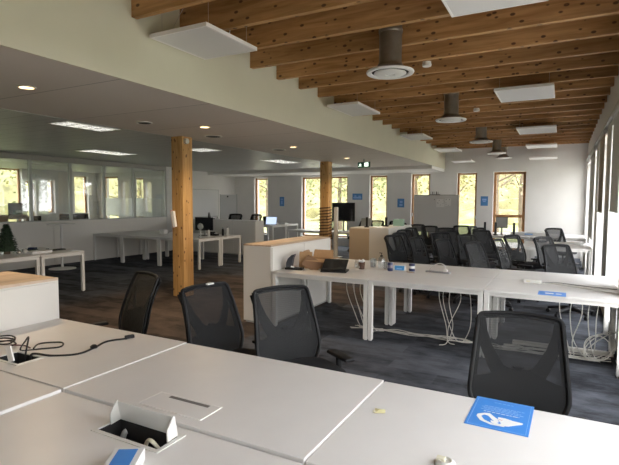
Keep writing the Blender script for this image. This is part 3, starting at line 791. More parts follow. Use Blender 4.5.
# open cable flap
def flap_open(x0,x1,y0,y1,z,label,lidang,h=.085):
    t=thing('cable_flap',label,'cable flap',((x0+x1)/2,(y0+y1)/2,z))
    a=(x1-x0)/2;b=(y1-y0)/2
    MB().box(-a-.018,a+.018,-b-.018,-b,-.0,.003).box(-a-.018,a+.018,b,b+.018,0,.003).box(-a-.018,-a,-b,b,0,.003).box(a,a+.018,-b,b,0,.003).build('rim',M['plast'],t)
    MB().box(-a+.002,a-.002,-b+.002,b-.002,-.10,-.095).box(-a+.001,-a+.004,-b+.002,b-.002,-.1,-.002).box(a-.004,a-.001,-b+.002,b-.002,-.1,-.002).box(-a+.004,a-.004,-b+.001,-b+.004,-.1,-.002).box(-a+.004,a-.004,b-.004,b-.001,-.1,-.002).build('tray',M['dark'],t)
    R=Matrix.Translation((0,b-.004,.004)) @ Matrix.Rotation(lidang,4,'X')
    l=MB().box(-a+.006,a-.006,-.004,.004,0,h,M=R)
    l.build('lid',M['plast'],t,bevel=.001)
    for s in (-1,1):
        x=s*(a-.008)
        MB().prism([(0,0),(-.052,.005),(-.045,h*.62),(-.004,h*1.06),(0,h)],-.003,.003,M=R @ Matrix.Translation((x,0,0)) @ Matrix(((0,0,1,0),(1,0,0,0),(0,1,0,0),(0,0,0,1))) ).build('lid_cheek',M['plast'],t)
    return t
t=flap_open(holeN[0],holeN[1],holeN[2],holeN[3],.724,'raised white cable flap over an open slot in the front centre desk',.18)
MB().tube(spline([(.05,-.03,-.09),(.06,-.01,-.02),(.10,-.02,.0),(.13,.0,-.05)],6),.008,8).build('white_plug',M['cream'],t,smooth=True)
MB().tube(spline([(-.10,-.0,-.09),(-.09,.01,-.03),(-.085,.02,-.02)],4),.012,8).build('socket_post',M['alu'],t,smooth=True)
t=flap_open(holeL[0],holeL[1],holeL[2],holeL[3],.738,'small open cable flap at left with black cables rising from it',.1,h=.001)
for ch in kids(t):
    if ch.name.startswith(('lid','lid_cheek')): bpy.data.objects.remove(ch)
MB().box(.0,.05,-.004,.004,0,.085,M=Matrix.Translation((.04,-.07,.002)) @ Matrix.Rotation(-.35,4,'Y')).build('lid',M['whiteedge'],t)
t=thing('cable_flap','closed flush cable flap with a dark finger slot in the middle desk','cable flap',(-1.485,1.565,.734))
MB().box(-.175,.175,-.065,.065,0,.003).build('lid',M['white'],t,bevel=.001)
MB().box(-.182,.182,-.072,-.066,0,.0035).box(-.182,.182,.066,.072,0,.0035).box(-.182,-.176,-.066,.066,0,.0035).box(.176,.182,-.066,.066,0,.0035).build('rim',M['whiteedge'],t)
MB().box(-.10,.13,.035,.055,.0032,.0042).build('finger_slot',mat('slot_grey',(.16,.15,.14),.7),t)
# black cables
z=.742
t=thing('power_cable','long black power cable lying across the left desk of the nearest bench','cable',(0,0,0))
cable('cord',[(-2.70,1.64,z-.06),(-2.70,1.64,z),(-2.69,1.66,z+.012),(-2.60,1.71,z),(-2.5,1.80,z),(-2.52,1.93,z),(-2.56,2.05,z),(-2.50,2.16,z)],.0065,M['blackc'],'',parent=t)
MB().box(-.03,.03,-.012,.012,0,.022,M=Matrix.Translation((-2.50,2.18,.739)) @ Matrix.Rotation(1.2,4,'Z')).build('connector',M['black'],t,bevel=.004)
MB().lathe([(.0,0),(.02,.004),(.022,.015),(.012,.024),(0,.025)],c=(-2.515,1.92,.739),n=14).build('cord_knot',M['black'],t,smooth=True)
t=thing('power_cable','looped black cable coming out of the left cable flap','cable',(0,0,0))
cable('cord',[(-2.75,1.63,z-.05),(-2.74,1.64,z+.03),(-2.78,1.68,z+.09),(-2.84,1.70,z+.06),(-2.86,1.68,z),(-2.78,1.76,z),(-2.72,1.84,z),(-2.80,1.90,z),(-2.86,1.80,z+.01),(-2.80,1.72,z+.01)],.005,M['blackc'],'',parent=t)
t=thing('coiled_cable','small coil of black and red cable at the left edge of the view','cable',(-3.05,1.70,.739))
cc=[(.06*math.cos(a*.9)+.01*math.sin(a*2.3),.045*math.sin(a*.9),.008+.0025*a) for a in [k*.45 for k in range(40)]]
MB().tube(cc,.005,6).build('cord',M['blackc'],t,smooth=True)
MB().tube(spline([(.05,0,.01),(.12,.04,.006),(.2,.03,.006)],5),.004,6).build('red_cord',mat('dark_red_cord',(.12,.03,.04),.5),t,smooth=True)
# blue card with white hands logo, seen upside down
def handcard(x,y,z,w,h,rz,label,name='information_card'):
    t=thing(name,label,'card',(x,y,z),rz)
    MB().box(-w/2,w/2,-h/2,h/2,0,.0015).build('card_sheet',M['blue'],t)
    e=.010
    MB().box(-w/2+e,w/2-e,-h/2+e,-h/2+e+.0015,.0016,.002).box(-w/2+e,w/2-e,h/2-e-.0015,h/2-e,.0016,.002).box(-w/2+e,-w/2+e+.0015,-h/2+e,h/2-e,.0016,.002).box(w/2-e-.0015,w/2-e,-h/2+e,h/2-e,.0016,.002).build('border_line',M['paleblue'],t)
    return t
t=handcard(-.209,2.165,.7285,.245,.315,-.02,'blue card with white clasped-hands emblem at the right of the nearest bench')
def uvp(px,py):  # card picture coords (u right, v up in view) to local
    return (px*.245, py*.315)
A=[(-.36,-.13),(-.26,-.05),(-.17,-.03),(-.10,-.10),(-.02,-.17),(.02,-.26),(-.02,-.29),(-.10,-.22),(-.18,-.12),(-.25,-.11),(-.29,-.17),(-.22,-.27),(-.08,-.335),(.12,-.34),(.12,-.37),(-.10,-.38),(-.28,-.31),(-.36,-.2)]
Bp=[(-.02,-.10),(.10,-.10),(.22,-.13),(.38,-.14),(.38,-.18),(.28,-.25),(.18,-.33),(.08,-.35),(0,-.35),(-.10,-.31),(-.12,-.25),(-.06,-.26),(.03,-.31),(.06,-.29),(-.01,-.18)]
MB().prism([uvp(*p) for p in A],.0017,.0022).build('emblem_left_hand',M['paper'],t)
MB().prism([uvp(*p) for p in Bp],.0017,.0022).build('emblem_right_hand',M['paper'],t)
MB().box(.0,.05*.3,-.058,-.055,.0023,.0026).build('emblem_red_dash',M['red'],t)
ln=MB(); rnd=random.Random(3)
def scribble(mb,y,x0,x1,hh):
    x=x0
    while x<x1:
        w=rnd.uniform(.008,.022); mb.box(x,min(x+w,x1),y,y+hh,.0017,.002); x+=w+.004
scribble(ln,.003,-.07,.075,.005)
ln.build('title_line',M['paper'],t)
ln=MB()
for k in range(4): scribble(ln,.022+k*.014,-.085+.01*(k%2),.09-.012*(k%3),.0045)
ln.build('small_print',M['paleblue'],t)
ln=MB(); scribble(ln,.115,-.04,.04,.005); ln.build('foot_line',M['paleblue'],t)
# sticky note, socket, box
t=thing('sticky_note','small crumpled yellow note on the right desk of the nearest bench','note',(-.68,1.945,.7285),.4)
MB().add([(-.024,-.02,.001),(.022,-.022,.004),(.026,.018,.002),(-.02,.02,.006),(0,0,.010)],[(0,1,4),(1,2,4),(2,3,4),(3,0,4)]).build('note_sheet',M['yellow'],t)
MB().box(-.03,.0,-.012,.006,0,.004).build('note_fold',M['cream'],t)
t=thing('cable_grommet','small white round cable grommet at the bottom edge of the nearest bench','cable grommet',(-.335,1.655,.728))
MB().lathe([(.035,0),(.036,.006),(.025,.018),(.022,.018),(.02,.008),(.0,.008)],n=24).build('grommet_ring',M['plast'],t,smooth=True)
MB().box(-.03,0,-.012,.012,.006,.024).build('grommet_cap',M['cream'],t,bevel=.003)
t=thing('tissue_box','blue and white carton with small print lying at the bottom edge','carton',(-1.27,1.055,.724),.55)
MB().box(-.055,.05,-.12,.12,0,.045).build('carton_body',M['paper'],t,bevel=.001)
MB().box(-.038,.030,-.112,.108,.0452,.0458).build('blue_panel',M['blue'],t)
tb=MB()
for k in range(3): tb.box(.0502,.0506,.0-.02*k-.0,.06-.03*k,.012+.01*k,.016+.01*k)
tb.build('carton_print',mat('print_violet',(.35,.33,.5),.5),t)

# ------------------------------------------------------------------ things on the second bench
z=.73
def phone(x,y,rz,label,wide=.2):
    t=thing('desk_phone',label,'phone',(x,y,z),rz)
    MB().box(-wide/2,wide/2,-.09,.07,0,.025).build('phone_base',M['black'],t,bevel=.008)
    vs=MB().prism([(-.07,.025),(.07,.03),(.07,.045),(.0,.10),(-.06,.15),(-.075,.15)][::1],-wide*.42,wide*.42,M=Matrix(((0,0,1,0),(-1,0,0,0),(0,1,0,0),(0,0,0,1))))
    vs.build('phone_face',M['black'],t,bevel=.006)
    MB().tube(spline([(-wide*.35,-.07,.05),(-wide*.35,-.01,.12),(-wide*.35,.055,.17)],4),.018,8).build('handset',M['blackm'],t,smooth=True)
    return t
t=thing('tape_dispenser','black curved document rest standing left of the cardboard box','desk accessory',(-3.17,5.52,z),.2)
MB().box(-.11,.13,-.06,.06,0,.03).build('rest_base',M['black'],t,bevel=.01)
cv=[(-.10,.03),(-.095,.09),(-.07,.15),(-.02,.195),(.02,.21),(.02,.195),(.0,.15),(-.02,.03)]
MB().prism(cv,-.04,.04,M=Matrix(((1,0,0,0),(0,0,1,0),(0,1,0,0),(0,0,0,1)))).build('curved_back',mat('charcoal',(.05,.055,.07),.4),t,bevel=.004)
MB().box(-.02,.03,-.062,-.058,.035,.055).build('label_patch',M['paper'],t)
# cardboard box
t=thing('cardboard_box','open brown cardboard box with raised flaps on the second bench','box',(-2.94,5.86,z),.12)
a,b,h=.15,.11,.13
MB().box(-a,a,-b,-b+.006,0,h).box(-a,a,b-.006,b,0,h).box(-a,-a+.006,-b+.006,b-.006,0,h).box(a-.006,a,-b+.006,b-.006,0,h).box(-a+.006,a-.006,-b+.006,b-.006,0,.006).build('box_body',M['cardboard'],t)
def flap(pts): 
    m=MB(); m.add([Vector(p) for p in pts]+[Vector(p)+Vector((0,.003,.003)) for p in pts],[(0,1,2,3),(7,6,5,4),(0,4,5,1),(1,5,6,2),(2,6,7,3),(3,7,4,0)]); return m.build('flap',M['cardboard'],t)
flap([(-a,-b,h),(a,-b,h),(a+.02,-b-.09,h-.03),(-a+.01,-b-.09,h-.02)])
flap([(-a,b,h),(a,b,h),(a-.01,b+.04,h+.10),(-a+.01,b+.04,h+.10)])
flap([(-a,-b,h),(-a,b,h),(-a-.06,b,h+.10),(-a-.06,-b,h+.10)])
flap([(a,-b,h),(a,b,h),(a+.11,b-.01,h+.015),(a+.11,-b+.01,h+.02)])
t=thing('cardboard_sheet','tilted brown cardboard flap piece leaning left of the open box','cardboard',(-3.08,5.68,z),.3)
MB().box(-.09,.09,-.003,.003,0,.23,M=Matrix.Rotation(-.25,4,'X')).build('sheet',M['cardboard'],t)
MB().box(-.12,.13,-.004,.002,0,.17,M=Matrix.Translation((.06,-.10,.015)) @ Matrix.Rotation(-.6,4,'X') @ Matrix.Rotation(.5,4,'Y')).build('folded_sheet',mat('cardboard_inside',(.25,.15,.09),.85),t)
# laptop dock
t=thing('laptop_riser','black tilted laptop stand tray on the second bench, right of the box','laptop stand',(-2.62,5.66,z),.25)
MB().box(-.17,.17,-.15,.10,0,.02).build('riser_base',M['black'],t,bevel=.006)
R=Matrix.Translation((0,-.14,.02)) @ Matrix.Rotation(.42,4,'X')
MB().box(-.16,.16,0,.28,.0,.014,M=R).build('riser_plate',M['blackm'],t,bevel=.004)
MB().box(-.16,.16,-.012,.0,.0,.03,M=R).build('riser_lip',M['black'],t,bevel=.003)
MB().box(-.12,.12,.05,.06,.015,.09).build('riser_support',M['black'],t)
# cup with tissues
t=thing('paper_cup','brown paper cup stuffed with white tissues on the second bench','cup',(-2.39,6.02,z))
MB().lathe([(.036,0),(.045,.095),(.042,.095),(.04,.05)],n=20).build('cup_body',M['brown'],t,smooth=True)
tm=MB(); rnd=random.Random(5)
for k in range(9):
    a_=k*.7; r0=.015+.012*(k%2); tm.add([(0,0,.06),(math.cos(a_)*.04,math.sin(a_)*.04,.10+.02*(k%3)),(math.cos(a_+.5)*.045,math.sin(a_+.5)*.04,.125),(math.cos(a_+1.2)*.03,math.sin(a_+1.2)*.03,.09)],[(0,1,2,3)])
tm.build('tissue',M['paper'],t)
MB().box(-.022,-.012,-.034,-.032,.02,.05).build('cup_mark',M['paper'],t)
t=thing('glass_jar','squat clear glass jar with a silver lid beside the paper cup','jar',(-2.49,6.12,z))
MB().lathe([(.04,0),(.045,.02),(.045,.07),(.035,.085)],n=22).build('jar_body',M['clear'],t,smooth=True)
MB().lathe([(.036,.085),(.038,.09),(.038,.10),(.03,.104)],n=22).build('jar_lid',M['plast'],t,smooth=True)
def bottle(x,y,r,h,label,pump=True):
    t=thing('pump_bottle' if pump else 'clear_tumbler',label,'bottle' if pump else 'tumbler',(x,y,z))
    MB().lathe([(r*.9,0),(r,.01),(r,h*.7),(r*.5,h*.85),(r*.35,h*.86)] if pump else [(r*.85,0),(r,h),(r*.93,h),(r*.8,.01)],n=20).build('body',M['clear'],t,smooth=True)
    if pump:
        MB().lathe([(r*.42,h*.85),(r*.42,h*.95),(r*.12,h*.96),(r*.12,h*1.1)],n=12).build('cap',M['black'],t,smooth=True)
        MB().box(-r*.7,r*.2,-.006,.006,h*1.08,h*1.13).build('nozzle',M['black'],t)
    return t
bottle(-2.18,6.22,.045,.19,'clear pump bottle with black nozzle right of the paper cup')
bottle(-2.31,6.25,.046,.12,'clear plastic tumbler between the paper cup and the pump bottle',False)
bottle(-2.09,6.15,.036,.10,'small clear tumbler just right of the pump bottle',False)
def can(x,y,r,h,label,m,m2):
    t=thing('drink_can',label,'can',(x,y,z))
    MB().lathe([(r*.9,0),(r,.006),(r,h*.93),(r*.85,h),(r*.8,h)],n=20).build('can_body',m,t,smooth=True)
    MB().lathe([(r*1.005,h*.35),(r*1.005,h*.7)],n=20).build('can_band',m2,t,smooth=True)
can(-2.0,6.05,.036,.11,'dark can with white band left of the blue pack on the second bench',M['navy'],mat('grey_violet',(.25,.23,.27),.4))
can(-1.74,6.17,.04,.10,'navy and white can right of the blue pack on the second bench',M['navy'],M['paper'])
t=thing('wipes_pack','bright blue and white pack lying on the second bench between two cans','pack',(-1.90,6.14,z),.05)
MB().box(-.085,.085,-.03,.03,0,.075).build('pack_body',M['paper'],t,bevel=.01)
MB().box(-.055,.072,-.0312,-.0302,.008,.066).build('pack_print',M['blueglass'],t)
MB().box(-.03,.04,-.0320,-.0313,.020,.034).build('pack_lettering',M['paleblue'],t)
t=thing('pen','thin brown stick lying on the bench right of the navy can','pen',(-1.72,6.02,z+.004),-.4)
MB().tube([(-.06,0,0),(.06,0,0)],.004,6).build('pen_barrel',M['cardboard'],t,smooth=True); MB().tube([(.06,0,0),(.07,0,0)],[.004,.001],6).build('pen_tip',M['black'],t)
t=thing('power_strip','white power strip with a looping plug lead on the second bench','power strip',(-1.40,6.18,z),-.12)
MB().box(-.16,.16,-.028,.028,0,.02).build('strip_body',mat('strip_grey',(.33,.33,.33),.4),t,bevel=.004)
MB().box(.07,.12,-.02,.02,.02,.055).build('plug',M['plast'],t,bevel=.006)
MB().tube(spline([(.095,0,.055),(.09,0,.10),(.02,.01,.12),(-.06,.01,.09),(-.13,.01,.02)],6),.006,8).build('plug_lead',M['plast'],t,smooth=True)
t=thing('power_adapter','white box adapter at the right of the second bench','adapter',(-.28,5.95,z),-.05)
MB().box(-.09,.09,-.04,.04,0,.04).build('adapter_body',M['plast'],t,bevel=.006)
MB().box(-.06,-.02,-.0405,-.04,.012,.028).build('adapter_socket',M['cream'],t)
cable('adapter_cable',[(-.18,5.93,.736),(-.05,5.95,.736),(.1,5.85,.736),(.22,5.80,.736),(.36,5.72,.736),(.52,5.62,.736)],.006,M['cable'],'pale cable running from the white adapter towards the windows')
cable('adapter_cable',[(-.18,5.98,.736),(-.02,6.05,.736),(.16,5.98,.736),(.34,5.93,.736),(.53,5.9,.736)],.005,mat('grey_cable',(.3,.3,.29),.5),'grey cable running beside the pale one at the right of the second bench')
t=handcard(-.07,5.33,.7305,.25,.23,.0,'small blue card with white marks at the front edge of the second bench')
MB().box(-.06,.015,-.03,.03,.0016,.0022).box(.035,.085,-.03,.02,.0016,.0022).build('card_mark',M['paper'],t)

# white cables hanging and lying under the second bench
rnd=random.Random(11)
lab=['white cable hanging below the second bench, left bundle','white cable hanging below the second bench, centre bundle','pale cable tangled under the right end of the second bench']
def hang(x,y,x2,y2,lab_,sag=.25):
    pts=[(x,y,.69),(x+rnd.uniform(-.03,.03),y,.5),(x+(x2-x)*.3+rnd.uniform(-.05,.05),y+(y2-y)*.3,.22),(x+(x2-x)*.6,y+(y2-y)*.6,.03),(x2,y2,.008)]
    return cable('hanging_cable',pts,.0048,M['cable'],lab_,group='white cables under the second bench')
for i,(x,y,x2,y2) in enumerate([(-2.42,5.6,-2.15,5.75),(-2.36,5.62,-2.0,5.8),(-2.30,5.55,-2.05,5.6),(-2.22,5.6,-1.95,5.7)]): hang(x,y,x2,y2,['outermost','second','third','innermost'][i]+' white cable hanging left of the thick desk leg under the second bench')
for i,(x,y,x2,y2) in enumerate([(-1.25,5.6,-1.05,5.55),(-1.20,5.7,-.98,5.7),(-1.10,5.55,-1.15,5.7),(-1.02,5.6,-1.2,5.45),(-.92,5.6,-1.0,5.8)]): hang(x,y,x2,y2,['leftmost','second','third','fourth','rightmost'][i]+' white cable hanging before the middle chair gap under the second bench')
for i,(x,y,x2,y2) in enumerate([(.0,5.5,.22,5.75),(.12,5.5,.35,5.8),(.2,5.5,.12,5.8),(.28,5.55,.4,5.7),(.36,5.5,.3,5.9)]): hang(x,y,x2,y2,['leftmost','second','third','fourth','rightmost'][i]+' pale cable hanging at the window end of the second bench')
for i in range(5):
    pts=[(-2.35+k*.27+rnd.uniform(-.05,.05),5.75+rnd.uniform(-.14,.10),.008+.004*(i%2)) for k in range(11)]
    cable('floor_cable',pts,.005,M['cable'],['front','second','middle','fourth','rear'][i]+' white cable lying on the carpet along the second bench',group='white cables on the carpet')
for i in range(4):
    c0=(.36+.02*i,5.62+.04*i); r0=.15+.025*i
    pts=[(c0[0]+r0*math.cos(a)*.8,c0[1]+r0*math.sin(a)*.5,.16+r0*.9*math.sin(a+.4*i)*.8 ) for a in [k*PI/5 for k in range(14)]]
    cable('cable_coil',pts,.005,M['cable'],['smallest','second','third','largest'][i]+' loop of pale cable coiled by the window-end desk leg',group='coiled cables by the windows')
for i in range(3):
    pts=[(-.55+k*.13,5.72+.05*i+rnd.uniform(-.04,.04),.012) for k in range(9)]
    cable('floor_cable',pts,.006,M['cable'],['front','middle','rear'][i]+' pale cable lying on the carpet under the right desk of the second bench',group='white cables on the carpet')
t=thing('cable_trunking','pale floor cable duct lying under the right desk of the second bench','cable duct',(.03,5.98,0))
MB().prism([(-.05,0),(.05,0),(.03,.035),(-.03,.035)],-.5,.5,M=Matrix(((0,0,1,0),(1,0,0,0),(0,1,0,0),(0,0,0,1)))).build('duct_cover',M['cable'],t)

# ------------------------------------------------------------------ things on left desks
t=thing('fir_tree','small artificial fir tree on the left desk','artificial tree',(-8.30,4.70,.73))
MB().lathe([(.05,0),(.05,.05),(.02,.06),(.012,.5)],n=10).build('tree_stand',M['trunk'],t)
nd=MB(); rnd=random.Random(2)
for k in range(900):
    h_=rnd.random()**.8; a_=rnd.random()*2*PI; r_=(.17*(1-h_)+.01)*rnd.uniform(.55,1.08); zz=.06+h_*.44
    p=Vector((r_*math.cos(a_),r_*math.sin(a_),zz-.03*r_/.17)); q=p+Vector((math.cos(a_)*.04,math.sin(a_)*.04,rnd.uniform(-.02,.03))); s=Vector((-math.sin(a_),math.cos(a_),0))*.007
    nd.add([p-s,p+s,q+s*.3,q-s*.3],[(0,1,2,3)]); nd.add([p-Vector((0,0,.007)),p+Vector((0,0,.007)),q],[(0,1,2)])
nd.lathe([(.14,.05),(.09,.22),(.05,.38),(.005,.50)],n=9)
nd.build('branches',M['needles'],t)
def bauble(x,y,r,l,m=None):
    t=thing('bauble',l,'ornament',(x,y,.73))
    MB().lathe([(r*math.sin(k*PI/8),r-r*math.cos(k*PI/8)) for k in range(9)],n=16).build('ball',m or M['gold'],t,smooth=True)
    MB().lathe([(.006,2*r-.002),(.006,2*r+.008)],n=8).build('bauble_cap',M['alu'],t)
bauble(-8.00,4.72,.035,'silver bauble lying right of the small fir tree')
bauble(-8.05,4.86,.04,'pale bauble lying behind the silver one near the fir tree',M['plast'])
t=thing('garland_pile','small heap of dark green garland right of the fir tree','garland',(-8.25,5.0,.73))
nd=MB(); 
for k in range(160):
    a_=rnd.random()*2*PI; r_=rnd.random()*.14; p=Vector((r_*math.cos(a_),r_*math.sin(a_)*1.6,rnd.uniform(0,.05))); q=p+Vector((rnd.uniform(-.04,.04),rnd.uniform(-.04,.04),rnd.uniform(.0,.04))); nd.add([p,p+Vector((0,.012,0)),q],[(0,1,2)])
nd.build('sprigs',M['needles'],t)
t=thing('paper_stack','stack of white papers on the left desk beside the fir tree','papers',(-8.0,5.05,.73),.1)
MB().box(-.11,.11,-.19,.19,0,.035).build('sheets',M['paper'],t); MB().box(-.10,.12,-.16,.20,.0352,.042).build('top_sheet',M['whiteedge'],t)
t=thing('desk_phone','dark desk phone behind the papers on the left desk','phone',(-8.35,5.15,.73),.4)
MB().box(-.08,.08,-.08,.08,0,.03).build('phone_base',M['black'],t,bevel=.01); MB().box(-.07,.07,-.03,.07,.03,.07).build('phone_face',M['navy'],t,bevel=.01); MB().tube([(-.06,-.05,.05),(-.06,.06,.10)],.016,8).build('handset',M['plast'],t,smooth=True)
t=thing('keyboard','long black keyboard lying on the left desk towards its corner','keyboard',(-8.15,5.42,.73),PI/2+.05)
MB().box(-.22,.22,-.07,.07,0,.018).build('keyboard_body',M['black'],t,bevel=.004); kb=MB()
for i in range(14):
    for j in range(4): kb.box(-.205+i*.0295,-.205+i*.0295+.024,-.058+j*.03,-.058+j*.03+.024,.018,.023)
kb.build('keys',M['blackm'],t)
MB().box(-.1,-.05,.02,.05,.024,.04).build('receiver_knob',M['black'],t)
t=thing('paper_sheet','white sheet at the corner of the left desk','paper',(-7.86,5.58,.7302)); MB().box(-.1,.1,-.07,.07,0,.006).build('sheet',M['paper'],t)
# clutter on desk C behind column
mt=monitor(-8.27,9.7,.73,.52,.34,.2,'black monitor on the desk behind the left timber column',foot=.14)
t=thing('desk_fan','grey desk fan on a stand in front of the monitor behind the timber column','fan',(-7.98,9.22,.73))  # a fan, gives no light
MB().lathe([(.07,0),(.07,.015),(.015,.02),(.015,.22)],n=16).build('fan_stand',M['alu'],t,smooth=True)
MB().lathe([(.07,-.03),(.085,0),(.07,.03)],n=20,M=Matrix.Translation((0,0,.27)) @ Matrix.Rotation(PI/2,4,'X')).build('fan_head',M['alu'],t,smooth=True)
for x_,y_,h_,r_,l_,m_ in ((-7.95,9.5,.2,.035,'pale bottle right of the fan on the far left desk',M['plast']),(-7.85,9.95,.22,.03,'black bottle at the right end of the far left desk',M['black']),(-7.78,10.05,.24,.035,'white bottle at the right end of the far left desk',M['plast']),(-8.9,9.3,.12,.05,'dark round speaker on the far left desk',M['black']),(-9.15,9.6,.08,.06,'low black dish left of the monitor on the far left desk',M['black'])):
    t=thing('bottle',l_,'bottle',(x_,y_,.73)); 
    MB().lathe([(r_*.95,0),(r_,.01),(r_,h_*.7),(r_*.45,h_*.85)],n=16).build('bottle_body',m_,t,smooth=True); MB().lathe([(r_*.48,h_*.85),(r_*.48,h_)],n=12).build('bottle_cap',M['black'] if m_ is not M['black'] else M['alu'],t)
t=thing('desk_organiser','black desk organiser at the right end of the far left desk','organiser',(-8.05,9.85,.73)); MB().box(-.12,.1,-.06,.06,0,.05).box(-.12,-.02,-.06,.06,.05,.10).build('organiser_body',M['black'],t,bevel=.004); MB().box(.02,.08,-.03,.03,.051,.07).build('pad',M['paper'],t)
# keyboard on bench B white box
t=thing('paper_stack','small white carton on the long left bench','carton',(-9.6,9.6,.73)); MB().box(-.08,.08,-.08,.08,0,.12).build('carton_body',M['whiteedge'],t,bevel=.005); MB().box(-.08,.08,-.01,.01,.1201,.121).build('tape',M['paper'],t)
# things on long grey cabinet
for x_,rz_,l_ in ((-9.9,.3,'black desk phone standing at the left on the long grey cabinet'),): 
    t=thing('desk_phone',l_,'phone',(x_,11.95,1.05),rz_)
    MB().box(-.08,.10,-.08,.08,0,.03).build('phone_base',M['black'],t,bevel=.008); MB().add([(-.08,-.06,.03),(-.02,-.06,.03),(-.07,-.06,.22),(-.08,.06,.03),(-.02,.06,.03),(-.07,.06,.22)],[(0,1,2),(3,5,4),(0,2,5,3),(1,4,5,2),(0,3,4,1)]).build('handset',M['black'],t)
t=thing('paper_cup','small white cup on the long grey cabinet','cup',(-9.62,11.95,1.05)); MB().lathe([(.03,0),(.04,.09),(.036,.09),(.03,.02)],n=16).build('cup_body',M['paper'],t,smooth=True); MB().lathe([(.042,.088),(.042,.096),(.03,.1)],n=16).build('cup_lid',M['plast'],t,smooth=True)
# laptop on E desk
t=thing('laptop','open laptop with a pale lit screen on the desk before the left far window','laptop',(-8.52,13.25,.85),.25)
MB().box(-.17,.17,-.12,.12,0,.015).build('keyboard_deck',M['alu'],t,bevel=.003)
R=Matrix.Translation((0,.12,.01)) @ Matrix.Rotation(-.3,4,'X')
MB().box(-.19,.19,0,.012,0,.27,M=R).build('lid',M['black'],t,bevel=.003); MB().box(-.18,.18,-.002,0,.012,.26,M=R).build('screen',M['screen'],t)
t=thing('desk_phone','black phone on a stand left of the open laptop','phone',(-8.80,13.35,.85),.2)
MB().box(-.07,.07,-.08,.08,0,.03).build('phone_base',M['black'],t,bevel=.008); MB().box(-.06,.06,.02,.05,.03,.28).build('phone_face',M['black'],t,bevel=.01)
t=thing('paper_stack','low white papers right of the open laptop','papers',(-8.42,13.95,.85)); MB().box(-.12,.12,-.1,.1,0,.04).build('sheets',M['paper'],t); MB().box(-.11,.1,-.08,.1,.0402,.05).build('top_sheet',M['whiteedge'],t)
# F desk: monitor & laptop
monitor(-5.90,13.3,.73,.74,.56,.05,'large black monitor on the far desk right of the far timber column',foot=.31)
t=thing('laptop','grey laptop open beside the large monitor','laptop',(-5.28,13.45,.73),-.1)
MB().box(-.15,.15,-.1,.1,0,.015).build('keyboard_deck',M['alu'],t,bevel=.003); MB().box(-.17,.17,0,.01,0,.25,M=Matrix.Translation((0,.1,.16)) @ Matrix.Rotation(-.2,4,'X')).build('lid',M['alu'],t,bevel=.004); MB().box(-.05,.05,.06,.1,.015,.17).build('laptop_riser',M['alu'],t)
# things on white cabinet F
def handph(x,y,zz,l,rz=0,h=.22):
    t=thing('cordless_phone',l,'phone',(x,y,zz),rz)
    MB().box(-.06,.06,-.06,.06,0,.03).build('phone_cradle',M['black'],t,bevel=.008)
    MB().box(-.03,.03,-.01,.02,.03,h).build('handset',M['black'],t,bevel=.012,seg=3)
handph(-4.75,12.3,.93,'black cordless phone on the low beige cabinet',.2,.28)
handph(-3.72,10.9,1.05,'black cordless phone on the white cabinet left of the glass box',.1)
t=thing('glass_box','pale green glass storage box with papers on the white cabinet','box',(-3.55,11.35,1.05),.1)
MB().box(-.12,.12,-.1,.1,0,.005).box(-.12,.12,-.1,-.095,.005,.16).box(-.12,.12,.095,.1,.005,.16).box(-.12,-.115,-.095,.095,.005,.16).box(.115,.12,-.095,.095,.005,.16).build('box_walls',M['teal'],t); MB().box(-.08,.0,-.06,-.04,.006,.18).box(.03,.08,-.05,-.02,.006,.15).build('papers',M['paper'],t)
# far right bench items
for x_,y_,l_ in ((-1.9,13.95,'black cordless phone on the farthest bench, left of the small grey monitor'),(-1.62,13.95,'black cordless phone on the farthest bench, right of the small grey monitor'),(-1.15,13.9,'tall black cordless phone on the farthest bench below the open window')): handph(x_,y_,.73,l_,.3,.36)
t=monitor(-1.48,14.1,.73,.3,.30,.1,'small grey monitor on the farthest bench before the open window',sm=M['alu'],foot=.2)
t=thing('white_carton','long white carton lying on the farthest bench before the far wall','carton',(-.8,14.2,.73)); MB().box(-.45,.45,-.12,.12,0,.10).build('carton_body',M['paper'],t,bevel=.004); MB().box(-.1,.1,-.1202,-.12,.03,.07).build('carton_print',M['paleblue'],t)
t=thing('desk_phone','low black desk phone on the third bench behind the side-on chair','phone',(-.42,12.1,.73),.3); MB().box(-.10,.10,-.08,.08,0,.04).build('phone_base',M['black'],t,bevel=.01); MB().tube([(-.08,-.05,.06),(-.05,.0,.085),(-.08,.06,.06)],.02,8).build('handset',M['black'],t,smooth=True)
t=thing('computer_mouse','small dark mouse on the third bench right of the low phone','mouse',(-.22,12.1,.73)); MB().lathe([(.03,0),(.035,.012),(.025,.03),(.0,.035)],n=14).build('mouse_body',M['black'],t,smooth=True); MB().box(-.003,.003,.005,.025,.028,.036).build('mouse_wheel',M['alu'],t)
t=thing('paper_stack','white folder lying on the third bench near the windows','folder',(.25,12.0,.73)); MB().box(-.17,.17,-.14,.14,0,.03).build('sheets',M['paper'],t,bevel=.004); MB().box(-.15,.15,-.12,.12,.0302,.034).build('top_sheet',M['whiteedge'],t)

